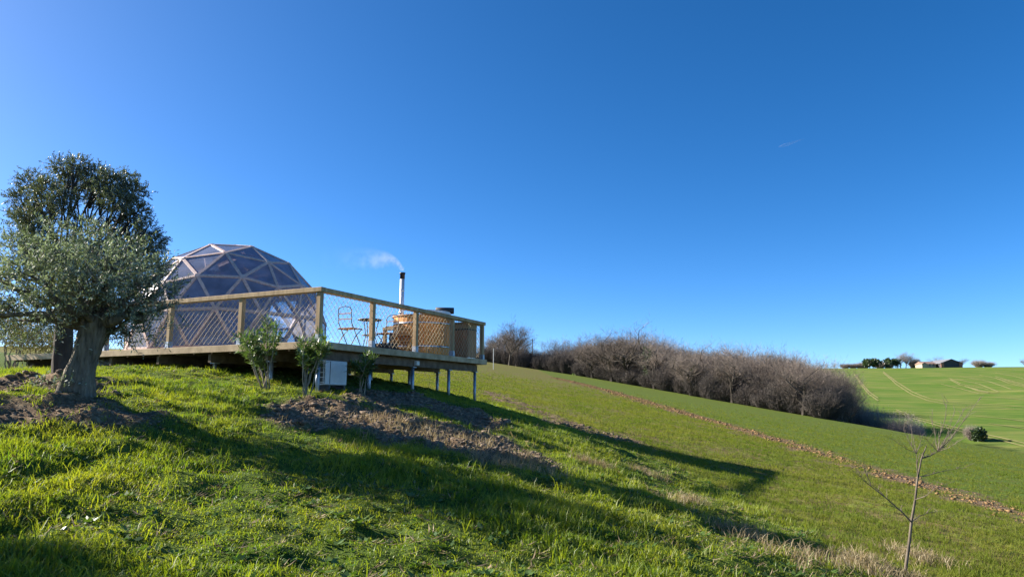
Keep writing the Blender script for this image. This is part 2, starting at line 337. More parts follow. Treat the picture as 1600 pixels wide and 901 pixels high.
class MB:
    def __init__(s): s.v = []; s.f = []
    def add(s, vs, fs):
        b = len(s.v); s.v += [tuple(q) for q in vs]; s.f += [tuple(b + i for i in q) for q in fs]; return s
    def box(s, c, size, ax=None):
        """box centred at c; ax = three unit axes"""
        ax = ax or (Vector((1, 0, 0)), Vector((0, 1, 0)), Vector((0, 0, 1))); c = Vector(c)
        h = [ax[i] * (size[i] / 2) for i in range(3)]
        vs = [c + h[0] * i + h[1] * j + h[2] * k for k in (-1, 1) for j in (-1, 1) for i in (-1, 1)]
        return s.add(vs, [(0, 2, 3, 1), (4, 5, 7, 6), (0, 1, 5, 4), (2, 6, 7, 3), (0, 4, 6, 2), (1, 3, 7, 5)])
    def bbox(s, c, size, ax=None, bv=.006):
        """box with chamfered long edges"""
        ax = ax or (Vector((1, 0, 0)), Vector((0, 1, 0)), Vector((0, 0, 1))); c = Vector(c)
        k = max(range(3), key=lambda i: size[i]); i, j = [q for q in range(3) if q != k]
        a, b = size[i] / 2, size[j] / 2; r = min(bv, a * .45, b * .45)
        prof = [(a - r, -b), (a, -b + r), (a, b - r), (a - r, b), (-a + r, b), (-a, b - r), (-a, -b + r), (-a + r, -b)]
        vs = [c + ax[k] * (t * size[k] / 2) + ax[i] * p + ax[j] * q for t in (-1, 1) for p, q in prof]
        fs = [(m, (m + 1) % 8, 8 + (m + 1) % 8, 8 + m) for m in range(8)] + [tuple(range(7, -1, -1)), tuple(range(8, 16))]
        return s.add(vs, fs)
    def beam(s, p0, p1, w, h, up=(0, 0, 1), bv=.004):
        p0 = Vector(p0); p1 = Vector(p1); d = (p1 - p0); L = d.length; d.normalize(); up = Vector(up)
        sx = d.cross(up); sx.normalize(); uz = sx.cross(d)
        return s.bbox((p0 + p1) / 2, (w, h, L), (sx, uz, d), bv) if L > max(w, h) else s.box((p0 + p1) / 2, (w, h, L), (sx, uz, d))
    def tube(s, pts, rad, n=8, cap=True):
        pts = [Vector(p) for p in pts]; rad = rad if hasattr(rad, '__len__') else [rad] * len(pts)
        ref = Vector((.31, .77, .55)); rings = []
        for i, p in enumerate(pts):
            d = (pts[min(i + 1, len(pts) - 1)] - pts[max(i - 1, 0)]).normalized()
            a = d.cross(ref)
            if a.length < .1: a = d.cross(Vector((1, 0, 0)))
            a.normalize(); b = d.cross(a)
            rings.append([p + (a * math.cos(t) + b * math.sin(t)) * rad[i] for t in [2 * math.pi * k / n for k in range(n)]])
        vs = [q for r in rings for q in r]; fs = []
        for i in range(len(pts) - 1):
            fs += [(i * n + k, i * n + (k + 1) % n, (i + 1) * n + (k + 1) % n, (i + 1) * n + k) for k in range(n)]
        if cap: fs += [tuple(range(n - 1, -1, -1)), tuple(range((len(pts) - 1) * n, len(pts) * n))]
        return s.add(vs, fs)
    def lathe(s, prof, c=(0, 0, 0), n=32):
        c = Vector(c); vs = []; fs = []
        for r, z in prof: vs += [c + Vector((r * math.cos(2 * math.pi * k / n), r * math.sin(2 * math.pi * k / n), z)) for k in range(n)]
        for i in range(len(prof) - 1):
            fs += [(i * n + k, i * n + (k + 1) % n, (i + 1) * n + (k + 1) % n, (i + 1) * n + k) for k in range(n)]
        return s.add(vs, fs + [tuple(range(n - 1, -1, -1)), tuple(range((len(prof) - 1) * n, len(prof) * n))])
    def build(s, name, mat, parent=None, smooth=False, local=False):
        me = bpy.data.meshes.new(name); o = Vector((0, 0, 0)) if (parent is None or local) else world_of(parent)
        me.from_pydata([tuple(Vector(v) - o) for v in s.v], [], s.f); me.update()
        if smooth: me.polygons.foreach_set('use_smooth', np.ones(len(me.polygons), bool))
        return link(name, me, mat, parent)
def copy_tree(o, parent=None):
    c = o.copy(); COL.objects.link(c); c.parent = parent
    for ch in list(o.children): copy_tree(ch, c)
    return c

def leaf_mesh(P, D, U, L, W):
    """rhombic leaves: base points P, directions D, side vectors U, lengths L, widths W"""
    n = len(P); V = np.empty((n, 4, 3), np.float32)
    nrm = np.cross(D, U)
    V[:, 0] = P; V[:, 2] = P + D * L[:, None]
    mid = P + D * (L * .45)[:, None] + nrm * (L * .06)[:, None]
    V[:, 1] = mid + U * (W / 2)[:, None]; V[:, 3] = mid - U * (W / 2)[:, None]
    b = np.arange(n, dtype=np.int32)[:, None] * 4
    return V.reshape(-1, 3), b + np.array([[0, 1, 2, 3]], np.int32)
def unit(v): return v / (np.linalg.norm(v, axis=-1, keepdims=True) + 1e-9)
def shoots(centers, radii, weights, n, length, rng, up=.5, nleaf=16, leaf=.05, width=.012, squash=.85, hollow=.35):
    """leafy shoots spread through lobes; returns leaf arrays and shoot lines"""
    C = np.asarray(centers, float); k = rng.choice(len(C), n, p=np.asarray(weights) / np.sum(weights))
    v = unit(rng.normal(size=(n, 3))); rr = (hollow + (1 - hollow) * rng.random(n) ** .6) * np.asarray(radii)[k]
    B = C[k] + v * rr[:, None] * np.array([1, 1, squash])
    D = unit(v * .8 + np.array([0, 0, up]) + rng.normal(size=(n, 3)) * .45)
    L = length * rng.uniform(.5, 1.25, n)
    t = (np.arange(nleaf) + .5) / nleaf
    droop = rng.uniform(-.25, .15, n)
    Pm = B[:, None] + D[:, None] * (L[:, None] * t)[..., None]
    Pm[..., 2] += (droop[:, None] * (L[:, None] * t ** 2))
    Dm = np.repeat(D[:, None], nleaf, 1) * .75 + unit(rng.normal(size=(n, nleaf, 3))) * .8
    Dm = unit(Dm).reshape(-1, 3); Pm = Pm.reshape(-1, 3)
    U = unit(np.cross(Dm, rng.normal(size=Dm.shape)))
    m = len(Pm)
    return leaf_mesh(Pm, Dm, U, leaf * rng.uniform(.6, 1.25, m), width * rng.uniform(.7, 1.3, m)), (B, B + D * L[:, None])
def twig_tris(A, B, w, rng):
    """thin tapering slivers from A to B"""
    A = np.asarray(A, float); B = np.asarray(B, float); n = len(A)
    s = unit(np.cross(B - A, rng.normal(size=(n, 3)))) * (np.broadcast_to(w, (n,)) / 2)[:, None]
    V = np.stack([A - s, A + s, B], 1).reshape(-1, 3)
    return V, np.arange(n * 3, dtype=np.int32).reshape(-1, 3)

# ------------------------------------------------------------------ ground
def axis(lo, a, b, hi, step, grow):
    mid = list(np.arange(a, b + 1e-6, step)); s = step; r = []; x = b
    while x < hi: s *= grow; x += s; r.append(min(x, hi))
    s = step; q = []; x = a
    while x > lo: s *= grow; x -= s; q.append(max(x, lo))
    return np.array(q[::-1] + mid + r)
gx = axis(-700, -11, 8, 1100, .085, 1.045); gy = axis(-120, 3.5, 22, 1500, .085, 1.035)
GX, GY = np.meshgrid(gx, gy); gxv = GX.ravel(); gyv = GY.ravel()
soil, field, plough = masks(gxv, gyv)
gz = height(gxv, gyv)
nearw = sstep(45, 15, np.hypot(gxv, gyv))
def relief(x, y, soil, field):
    lump = fbm(x * 3.1, y * 3.1, 21, 3)
    fine = fbm(x * 9, y * 9, 33, 2)
    tus = np.abs(fbm(x * 1.7, y * 1.7, 51, 3))
    return (1 - field) * (.10 * lump + .05 * tus) + soil * (.05 * np.abs(lump) * 2 + .06 * fine) + field * (.03 * lump + .03 * fine)
gz = gz + nearw * relief(gxv, gyv, soil, field)
for cx, cy, rx, ry, hh in [(-5.3, 8.0, 1.2, .6, .10), (-6.9, 10.6, 1.1, .5, .12)]:
    gz += hh * np.exp(-(((gxv - cx) / rx) ** 2 + ((gyv - cy) / ry) ** 2) * 1.5)
def ground_z(x, y):
    """height of the finished ground mesh, bilinear"""
    x = np.atleast_1d(np.asarray(x, float)); y = np.atleast_1d(np.asarray(y, float)); Z = gz.reshape(len(gy), len(gx))
    i = np.clip(np.searchsorted(gx, x) - 1, 0, len(gx) - 2); j = np.clip(np.searchsorted(gy, y) - 1, 0, len(gy) - 2)
    fx = np.clip((x - gx[i]) / (gx[i + 1] - gx[i]), 0, 1); fy = np.clip((y - gy[j]) / (gy[j + 1] - gy[j]), 0, 1)
    return (Z[j, i] * (1 - fx) + Z[j, i + 1] * fx) * (1 - fy) + (Z[j + 1, i] * (1 - fx) + Z[j + 1, i + 1] * fx) * fy
def gz1(x, y): return float(ground_z(x, y)[0])
sv = (gxv - 45) * .957 + (gyv - 61) * .29
hillm = np.maximum(sstep(10, 22, sv), sstep(165, 190, gyv))
sx_, sy_ = np.array(STRIP).T
beyond = sstep(-.5, 1.5, gyv - np.interp(gxv, sx_, sy_)) * (gxv > sx_[0]) + (gxv <= sx_[0]) * 0
beyond = np.where(gxv > sx_[0], sstep(-.5, 1.5, gyv - np.interp(gxv, np.sort(sx_), sy_[np.argsort(sx_)])), 0)
nxg = len(gx); ii = np.arange(len(gxv)).reshape(len(gy), nxg)
gF = np.stack([ii[:-1, :-1], ii[:-1, 1:], ii[1:, 1:], ii[1:, :-1]], -1).reshape(-1, 4)
ground = np_mesh('ground', np.c_[gxv, gyv, gz], gF, 'ground', attrs={'soil': np.maximum(soil, plough), 'field': field, 'hill': hillm, 'green': beyond}, smooth=True)
tag(ground, 'grassy hillside running down into crop fields', 'ground', kind='structure')

# ------------------------------------------------------------------ deck frame of reference
A = Vector((-3.514, 12.553, 0)); YAW = .441
UX = Vector((math.sin(YAW), math.cos(YAW), 0)); LX = Vector((-math.cos(YAW), math.sin(YAW), 0)); ZX = Vector((0, 0, 1))
DZ = 1.06; DU, DL = 6.56, 9.5
def dk(u, l, z=DZ): return A + UX * u + LX * l + ZX * z
DAX = (UX, LX, ZX)

deck = thing('wooden_deck', 'long raised timber terrace standing on steel legs above the slope', 'deck', tuple(dk(DU / 2, DL / 2, 0)))
pl = None; w = .145
for i in range(int(DU / w)):
    for (l0, l1) in ((-.02, 4.7), (4.705, DL)):
        mb = MB().bbox(dk(.02 + (i + .5) * w, (l0 + l1) / 2, DZ - .014), (w - .006, l1 - l0, .028), DAX, .003)
        mb.build('plank', 'deckwood', deck)
for a, b in ((-.03, 2.3), (2.303, 5.6), (5.603, DL)):
    MB().bbox(dk(-.016, (a + b) / 2, DZ - .066), (.03, b - a, .13), DAX, .004).build('fascia_board', 'deckwood_x', deck)
for a, b in ((.002, 3.6), (3.603, DU)):
    MB().bbox(dk((a + b) / 2, -.037, DZ - .066), (b - a, .03, .13), DAX, .004).build('fascia_board', 'deckwood_x', deck)
MB().bbox(dk(DU + .02, DL / 2, DZ - .066), (.03, DL, .13), DAX, .004).build('fascia_board', 'deckwood_x', deck)
for i in range(19):
    MB().bbox(dk(DU / 2, .25 + i * .5, DZ - .09), (DU - .12, .045, .12), DAX, .003).build('joist', 'beamwood', deck)
for l in (.2, 1.35, 2.85, 4.35, 5.85, 7.35, 8.85):
    MB().bbox(dk(DU / 2 - .02, l, DZ - .235), (DU - .25, .075, .165), DAX, .004).build('beam', 'beamwood', deck)
    for u in (.25, 1.8, 3.4, 5.0, 6.35):
        p = dk(u, l, 0); g = gz1(p.x, p.y); top = DZ - .318
        if top - g < .04: continue
        leg = MB().tube([(p.x, p.y, g - .25), (p.x, p.y, top - .02)], .038, 10).build('leg', 'galv', deck, True)
        MB().box((p.x, p.y, top - .01), (.14, .12, .018), DAX).build('leg_plate', 'galv', leg)

# railing with rope netting
rail = thing('deck_railing', 'wooden railing with diamond rope netting along two sides of the terrace', 'railing', tuple(dk(0, 0, DZ)))
def rpost(u, l):
    p = MB().bbox(dk(u, l, DZ + .49), (.095, .095, .84), DAX, .006).build('post', 'postwood', rail)
    b = MB(); 
    for s in (-1, 1): b.box(dk(u + s * .052, l, DZ + .066), (.006, .09, .13), DAX)
    for s in (-1, 1): b.box(dk(u, l + s * .052, DZ + .066), (.09, .006, .13), DAX)
    b.box(dk(u, l, DZ + .004), (.13, .13, .008), DAX)
    b.build('bracket', 'galv', p)
LP = [.06, 2.0, 4.0, 6.0]; UP = [.06, 1.66, 3.27, 4.9, 6.48]
rpost(.06, .06)
for l in LP[1:]: rpost(.06, l)
for u in UP[1:]: rpost(u, .06)
rpost(6.48, 1.6); rpost(6.48, 3.2)
for a, b in ((-.02, 2.0), (2.003, 4.0), (4.003, 6.1)):
    MB().bbox(dk(.05, (a + b) / 2, DZ + .955), (.13, b - a, .085), DAX, .006).build('handrail', 'postwood', rail)
for a, b in ((.118, 3.27), (3.273, 6.42)):
    MB().bbox(dk((a + b) / 2, .05, DZ + .955), (b - a, .13, .085), DAX, .006).build('handrail', 'postwood', rail)
MB().bbox(dk(6.487, 1.62, DZ + .955), (.13, 3.27, .085), DAX, .006).build('handrail', 'postwood', rail)
def net(q0, q1, seed):
    """diamond net between two plan points on the deck"""
    rg = np.random.default_rng(seed); a = dk(*q0); b = dk(*q1); W = (b - a).length; d = (b - a).normalized(); nrm = d.cross(ZX)
    nx = max(3, round(W / .136)); ny = 6; H0, H1 = DZ + .05, DZ + .90
    m = MB(); P = {}
    for j in range(2 * ny + 1):
        for i in range(2 * nx + 1):
            if (i + j) % 2: continue
            t = i / (2 * nx); z = H0 + (H1 - H0) * j / (2 * ny)
            sag = -.012 * math.sin(math.pi * t) * (1 if 0 < j < 2 * ny else .4)
            P[i, j] = a + d * (W * t + rg.normal() * .004) + nrm * rg.normal() * .004 + ZX * (z - A.z + sag + rg.normal() * .004)
            P[i, j].z = z + sag + rg.normal() * .004
    for (i, j), p in P.items():
        for di in (-1, 1):
            q = P.get((i + di, j + 1))
            if q is not None: m.tube([p, q], .0046 if abs(q0[0] - q1[0]) < .2 else .0036, 3, False)
        m.lathe([(.001, -.009), (.009, 0), (.001, .009)], p, 5)
    o = m.build('netting', 'rope', rail)
    k = MB(); pts = []
    for s in range(8 * nx):                       # lacing that winds round the top line
        t = s / (8 * nx); ang = s * math.pi / 2
        q = a + d * (W * t); q.z = DZ + .905 + .012 * math.sin(ang); pts.append(q + nrm * .012 * math.cos(ang))
    k.tube(pts, .0045, 4); k.build('lacing', 'rope', o)
LQ = [.11] + [x for x in LP[1:]]
for i in range(3): net((.06, LP[i] + .055), (.06, LP[i + 1] - .055), 10 + i)
for i in range(4): net((UP[i] + .055, .06), (UP[i + 1] - .055, .06), 20 + i)
for a, b in ((.06, 1.6), (1.6, 3.2)): net((6.48, a + .055), (6.48, b - .055), 30 + int(a))

# ------------------------------------------------------------------ geodesic dome
DC = Vector((-7.562, 18.5, 1.659)); DR = 2.536; DROT = -.007
def ico3():
    g = (1 + 5 ** .5) / 2
    V = np.array([(0, a, b * g) for a in (1, -1) for b in (1, -1)] + [(a, b * g, 0) for a in (1, -1) for b in (1, -1)] + [(b * g, 0, a) for a in (1, -1) for b in (1, -1)], float)
    V /= np.linalg.norm(V[0]); D = np.linalg.norm(V[:, None] - V[None], axis=2); e = D[D > 1e-6].min()
    F = [(i, j, k) for i in range(12) for j in range(i + 1, 12) for k in range(j + 1, 12) if abs(D[i, j] - e) < 1e-3 and abs(D[i, k] - e) < 1e-3 and abs(D[j, k] - e) < 1e-3]
    up = V[0]; a = np.cross(up, [.3, .5, .77]); a /= np.linalg.norm(a); b = np.cross(up, a); B = np.array([a, b, up])
    c, s = math.cos(DROT), math.sin(DROT); Rm = np.array([[c, s, 0], [-s, c, 0], [0, 0, 1]])
    idx = {}; pts = []; tris = []
    def vid(q):
        q = q / np.linalg.norm(q); k = tuple(np.round(q, 4))
        if k not in idx: idx[k] = len(pts); pts.append((B @ q) @ Rm)
        return idx[k]
    for i, j, k in F:
        g3 = lambda x, y: vid((V[i] * x + V[j] * y + V[k] * (3 - x - y)) / 3)
        for x in range(3):
            for y in range(3 - x):
                tris.append((g3(x, y), g3(x + 1, y), g3(x, y + 1)))
                if x + y < 2: tris.append((g3(x + 1, y), g3(x + 1, y + 1), g3(x, y + 1)))
    return np.array(pts), tris
dp, dt = ico3()
dt = [t for t in dt if min(dp[i][2] for i in t) > -.25]
dome = thing('geodesic_dome', 'clear geodesic dome with pale timber struts standing on the terrace', 'dome tent', (DC.x, DC.y, DZ))
DP = [DC + Vector(p) * DR for p in dp]
edges = set()
for t in dt:
    for a, b in ((t[0], t[1]), (t[1], t[2]), (t[0], t[2])): edges.add((min(a, b), max(a, b)))
used = sorted({i for e in edges for i in e})
for a, b in sorted(edges):
    nrm = ((DP[a] + DP[b]) / 2 - DC).normalized(); d = (DP[b] - DP[a]).normalized()
    MB().beam(DP[a] + d * .05 - nrm * .045, DP[b] - d * .05 - nrm * .045, .072, .085, nrm).build('strut', 'strut', dome)
for i in used:
    nrm = (DP[i] - DC).normalized()
    MB().tube([DP[i] - nrm * .085, DP[i] - nrm * .003], .06, 10).build('hub', 'strut', dome)
def shrink(t, k, off):
    c = (DP[t[0]] + DP[t[1]] + DP[t[2]]) / 3; nrm = (c - DC).normalized()
    return [c + (DP[i] - c) * k + nrm * off for i in t], nrm
def slab(t, k, off, th):
    q, nrm = shrink(t, k, off)
    if (q[1] - q[0]).cross(q[2] - q[0]).dot(nrm) < 0: q = [q[0], q[2], q[1]]
    vs = q + [p - nrm * th for p in q]
    return MB().add(vs, [(0, 1, 2), (5, 4, 3), (0, 3, 4, 1), (1, 4, 5, 2), (2, 5, 3, 0)])
for t in dt:
    c = (DP[t[0]] + DP[t[1]] + DP[t[2]]) / 3; n = (c - DC).normalized(); v = c.normalized()
    facing = n.dot(v) < 0
    sx = 800 + c.x / (c.y * math.cos(PITCH) + c.z * math.sin(PITCH)) * FPX
    low = c.z < DC.z + .30
    q, _ = shrink(t, .985, -.02)
    if (q[1] - q[0]).cross(q[2] - q[0]).dot(n) < 0: q = [q[0], q[2], q[1]]
    MB().add(q, [(0, 1, 2)]).build('panel', 'film', dome)
    if low and facing and n.x < -.22:
        tag(slab(t, .93, -.075, .012).build('lower_panel', 'canvas', dome), 'beige opaque lower panel')
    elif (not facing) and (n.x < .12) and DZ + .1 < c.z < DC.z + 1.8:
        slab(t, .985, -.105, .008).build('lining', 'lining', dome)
# kerb under the dome
ring = [i for i in used if dp[i][2] < -.1]
ring.sort(key=lambda i: math.atan2(dp[i][1], dp[i][0]))
for a, b in zip(ring, ring[1:] + ring[:1]):
    pa = Vector((DP[a].x, DP[a].y, DZ + .05)); pb = Vector((DP[b].x, DP[b].y, DZ + .05))
    MB().beam(pa, pb, .06, .10).build('kerb', 'strut', dome)
# stove pipe of the dome
fp = ray(217, 400, 19.6)
fl = MB().tube([(fp.x, fp.y, DZ + .02), (fp.x, fp.y, ray(217, 376, 19.6).z)], .085, 14).build('stove_pipe', 'flue', dome, True)
MB().lathe([(.05, 0), (.13, .01), (.13, .05), (.03, .12)], (fp.x, fp.y, ray(217, 376, 19.6).z + .03), 14).build('cap', 'brickred', fl, True)

# inside the dome
bed = thing('double_bed', 'low double bed with pale linen and dark blue throw inside the dome', 'bed', (DC.x + .5, DC.y - .1, DZ))
bc = Vector((DC.x + .5, DC.y - .1, DZ))
MB().bbox(bc + Vector((0, 0, .16)), (1.6, 2.0, .30), bv=.02).build('base', 'boards', bed)
MB().bbox(bc + Vector((0, 0, .42)), (1.56, 1.96, .22), bv=.06).build('mattress', 'linen', bed)
MB().bbox(bc + Vector((0, -.62, .545)), (1.62, .66, .04), bv=.02).build('throw', 'navy', bed)
for s in (-1, 1): MB().bbox(bc + Vector((s * .38, .72, .59)), (.62, .38, .13), bv=.05).build('pillow', 'linen', bed)
arm = thing('armchair', 'dark rounded armchair by the front panels inside the dome', 'chair', tuple(ray(400, 500, 17.0).xy) + (DZ,))
ac = Vector((arm.location.x, arm.location.y, DZ))
MB().lathe([(.30, .14), (.36, .20), (.36, .36), (.30, .42)], ac, 20).build('seat', 'navy', arm, True)
bk = MB()
for k in range(15):
    t = math.radians(-20 + k * 220 / 14); hh = .55 + .30 * math.sin(math.pi * k / 14)
    bk.box(ac + Vector((.38 * math.cos(t), .38 * math.sin(t), .18 + hh / 2)), (.09, .10, hh), (Vector((math.cos(t), math.sin(t), 0)), Vector((-math.sin(t), math.cos(t), 0)), ZX))
bk.build('backrest', 'navy', arm)
for k in range(4):
    t = math.pi / 4 + k * math.pi / 2
    MB().tube([ac + Vector((.26 * math.cos(t), .26 * math.sin(t), .15)), ac + Vector((.31 * math.cos(t), .31 * math.sin(t), 0))], .018, 8).build('leg', 'boards', arm)
hub_top = DP[max(used, key=lambda i: dp[i][2])]
lamp = thing('pendant_lamp', 'small pale pendant lamp hanging from the dome top', 'lamp', (hub_top.x - .2, hub_top.y - .75, 3.3))
lx, ly = hub_top.x - .2, hub_top.y - .75
MB().tube([(lx, ly, 4.02), (lx, ly, 3.52)], .008, 6).build('cord', 'rope', lamp)
MB().lathe([(.03, .22), (.07, .18), (.13, .04), (.12, 0)], (lx, ly, 3.3), 16).build('lamp_shade', 'vinyl', lamp, True)

# ------------------------------------------------------------------ hot tub, stove, steps, cabinet, furniture on the terrace
tc = dk(5.1, 1.05); TR = .74; TH = 1.0
tub = thing('hot_tub', 'round orange cedar hot tub with two steel hoops on the terrace', 'hot tub', tuple(tc))
ns = 38; half = math.pi / ns
def stave_mesh():
    vs = []; 
    for z in (.02, TH):
        for r, t in ((TR - .045, -half * .96), (TR, -half * .93), (TR + .004, 0), (TR, half * .93), (TR - .045, half * .96)):
            vs.append((r * math.cos(t), r * math.sin(t), z))
    return MB().add(vs, [(0, 1, 6, 5), (1, 2, 7, 6), (2, 3, 8, 7), (3, 4, 9, 8), (4, 0, 5, 9), (4, 3, 2, 1, 0), (5, 6, 7, 8, 9)])
st0 = stave_mesh().build('stave', 'cedar', tub, local=True)
for k in range(1, ns):
    o = st0.copy(); COL.objects.link(o); o.parent = tub; o.rotation_euler = (0, 0, 2 * math.pi * k / ns)
MB().lathe([(TR - .05, .10), (TR - .05, .13)], (0, 0, 0), 40).build('floor', 'cedar', tub, local=True)
for z in (.22, .80):
    m = MB(); n = 64; vs = []; fs = []
    for k in range(n):
        t = 2 * math.pi * k / n
        for r, zz in ((TR + .005, z), (TR + .011, z), (TR + .011, z + .045), (TR + .005, z + .045)): vs.append((r * math.cos(t), r * math.sin(t), zz))
    for k in range(n):
        for q in range(4): fs.append((k * 4 + q, ((k + 1) % n) * 4 + q, ((k + 1) % n) * 4 + (q + 1) % 4, k * 4 + (q + 1) % 4))
    m.add(vs, fs).build('hoop', 'steel', tub, True, local=True)
m = MB(); n = 48; vs = []; fs = []
for k in range(n):
    t = 2 * math.pi * k / n
    for r, zz in ((TR - .06, TH), (TR + .03, TH), (TR + .03, TH + .03), (TR - .06, TH + .03)): vs.append((r * math.cos(t), r * math.sin(t), zz + .002))
for k in range(n):
    for q in range(4): fs.append((k * 4 + q, ((k + 1) % n) * 4 + q, ((k + 1) % n) * 4 + (q + 1) % 4, k * 4 + (q + 1) % 4))
m.add(vs, fs).build('rim', 'boards', tub, local=True)
cov = thing('tub_cover', 'pale insulated cover folded back on the hot tub with black strap roll', 'cover', tuple(tc + Vector((0, 0, TH + .034))))
m = MB(); n = 24
hv = lambda z, k: [tc + Vector(((TR - .02) * math.cos(t) * k, (TR - .02) * math.sin(t) * k, TH + .034 + z)) for t in [math.radians(-75 + 180 * i / n) for i in range(n + 1)]]
for z0, z1, nm in ((0, .055, 'lower_half'), (.058, .115, 'upper_half')):
    a = hv(z0, 1); b = hv(z1, 1 if nm == 'lower_half' else .985); q = MB(); L = len(a)
    q.add(a + b, [tuple(range(L - 1, -1, -1)), tuple(range(L, 2 * L))] + [(i, (i + 1) % L, L + (i + 1) % L, L + i) for i in range(L)])
    q.build(nm, 'vinyl', cov)
rp = dk(5.55, .63, DZ + TH + .034 + .115 + .085)
MB().tube([rp + UX * -.16 + LX * .22, rp + UX * .12 - LX * .16], .085, 16).build('strap_roll', 'black', cov, True)

sp = dk(5.6, 2.05)
stv = thing('tub_stove', 'tall steel flue pipe with black cap rising from the wood stove beside the tub', 'stove', tuple(sp))
MB().bbox(sp + Vector((0, 0, .36)), (.42, .5, .62), DAX, .02).build('firebox', 'blackmetal', stv)
for s in (-1, 1):
    for r in (-1, 1): MB().tube([sp + UX * .16 * s + LX * .2 * r, sp + UX * .16 * s + LX * .2 * r + ZX * .06], .02, 8).build('foot', 'blackmetal', stv)
ftop = ray(624, 424, sp.y).z
pz = [sp.z + .66, ftop - .20]
MB().tube([(sp.x, sp.y, pz[0]), (sp.x, sp.y, pz[1])], .062, 20).build('flue_pipe', 'flue', stv, True)
MB().lathe([(.066, 0), (.066, .13), (.075, .135), (.082, .175), (.070, .178)], (sp.x, sp.y, pz[1] - .01), 20).build('flue_cap', 'black', stv, True)
for z in (1.25, 1.85): MB().lathe([(.064, 0), (.068, .004), (.068, .03), (.064, .034)], (sp.x, sp.y, DZ + z), 20).build('joint_band', 'steel', stv, True)

def steps():
    p = dk(4.12, 1.02)
    t = thing('tub_steps', 'small orange wooden steps in front of the hot tub', 'steps', tuple(p))
    for s in (-1, 1):
        MB().beam(p + LX * .27 * s + UX * -.26, p + LX * .27 * s + UX * .16 + ZX * .50, .035, .09).build('side_rail', 'cedar', t)
        MB().beam(p + LX * .27 * s + UX * .20, p + LX * .27 * s + UX * .20 + ZX * .46, .035, .07, (1, 0, 0)).build('rear_leg', 'cedar', t)
    for u, z in ((-.12, .17), (.02, .34), (.16, .50)):
        MB().bbox(p + UX * u + ZX * z, (.17, .60, .03), DAX, .005).build('tread', 'cedar', t)
steps()
p = dk(3.62, 1.12)
cr = thing('slatted_crate', 'low black slatted crate on the terrace between table and tub', 'crate', tuple(p))
MB().box(p + ZX * .012, (.30, .44, .02), DAX).build('base', 'black', cr)
for k in range(9):
    for s in (-1, 1): MB().box(p + UX * .15 * s + LX * (-.2 + k * .05) + ZX * .13, (.012, .034, .22), DAX).build('slat', 'black', cr)
for k in range(6):
    for s in (-1, 1): MB().box(p + LX * .22 * s + UX * (-.125 + k * .05) + ZX * .13, (.034, .012, .22), DAX).build('slat', 'black', cr)
for s in (-1, 1):
    MB().box(p + UX * .158 * s + ZX * .245, (.02, .46, .02), DAX).build('rim', 'black', cr)
    MB().box(p + LX * .228 * s + ZX * .247, (.29, .02, .02), DAX).build('rim', 'black', cr)

p = dk(6.12, .43)
cab = thing('board_cabinet', 'brown upright-board cabinet with sloping lid at the far corner of the terrace', 'cabinet', tuple(p))
for k in range(6):
    MB().bbox(p + LX * (-.225 + k * .09) - UX * .235 + ZX * .39, (.022, .086, .72), DAX, .004).build('board', 'boards', cab)
for k in range(5):
    for s in (-1, 1): MB().bbox(p + UX * (-.18 + k * .09) + LX * .27 * s + ZX * .39, (.086, .022, .72), DAX, .004).build('board', 'boards', cab)
MB().box(p + ZX * .40, (.42, .50, .66), DAX).build('carcass', 'beamwood', cab)
MB().bbox(p + ZX * .765, (.50, .58, .022), DAX, .004).build('shadow_gap_strip', 'black', cab)  # black strip standing in for the shaded gap under the head panel
MB().bbox(p + ZX * .85, (.47, .55, .14), DAX, .006).build('head_panel', 'postwood', cab)
lid = MB(); q = [dk(6.12 + a, .43 + b, DZ + .923 + (.05 if a > 0 else 0)) for a, b in ((-.28, -.31), (.28, -.31), (.28, .31), (-.28, .31))]
lid.add(q + [v + ZX * .028 for v in q], [(3, 2, 1, 0), (4, 5, 6, 7), (0, 1, 5, 4), (1, 2, 6, 5), (2, 3, 7, 6), (3, 0, 4, 7)]).build('lid', 'boards', cab)

def bistro_chair(u, l, facing, label):
    p = dk(u, l); f = facing; s = ZX.cross(f)
    t = thing('bistro_chair', label, 'chair', tuple(p), 'folding iron chairs on the terrace')
    for k in range(6): MB().bbox(p + f * (-.15 + k * .06) + ZX * .455, (.048, .38, .014), (f, s, ZX), .003).build('slat', 'boards', t)
    for a in (-1, 1):
        MB().tube([p + s * .18 * a - f * .24, p + s * .18 * a - f * .02 + ZX * .30, p + s * .18 * a + f * .16 + ZX * .44], .010, 8).build('leg', 'blackmetal', t)
        MB().tube([p + s * .17 * a + f * .22, p + s * .17 * a - f * .02 + ZX * .34, p + s * .17 * a - f * .17 + ZX * .56, p + s * .17 * a - f * .20 + ZX * .84], .010, 8).build('back_leg', 'blackmetal', t)
        MB().tube([p + s * .19 * a - f * .17 + ZX * .443, p + s * .19 * a + f * .17 + ZX * .443], .009, 8).build('seat_rail', 'blackmetal', t)
    arc = [p - f * (.20 + .012 * math.sin(math.pi * k / 8)) + s * .17 * math.cos(math.pi * k / 8) + ZX * (.84 + .07 * math.sin(math.pi * k / 8)) for k in range(9)]
    MB().tube(arc, .010, 8).build('back_hoop', 'blackmetal', t)
    for z in (.64, .76): MB().bbox(p - f * .192 + ZX * z, (.010, .34, .022), (f, s, ZX), .003).build('back_slat', 'boards', t)
bistro_chair(2.05, .93, UX, 'folding chair with its seat towards the round table and back to the corner post')
bistro_chair(3.32, .86, -UX, 'folding chair between the round table and the slatted crate')
p = dk(2.72, .92)
tb = thing('bistro_table', 'small round iron table between two folding chairs on the terrace', 'table', tuple(p))
MB().lathe([(.26, .70), (.27, .705), (.27, .72), (.26, .725)], p, 28).build('tabletop', 'blackmetal', tb, True)
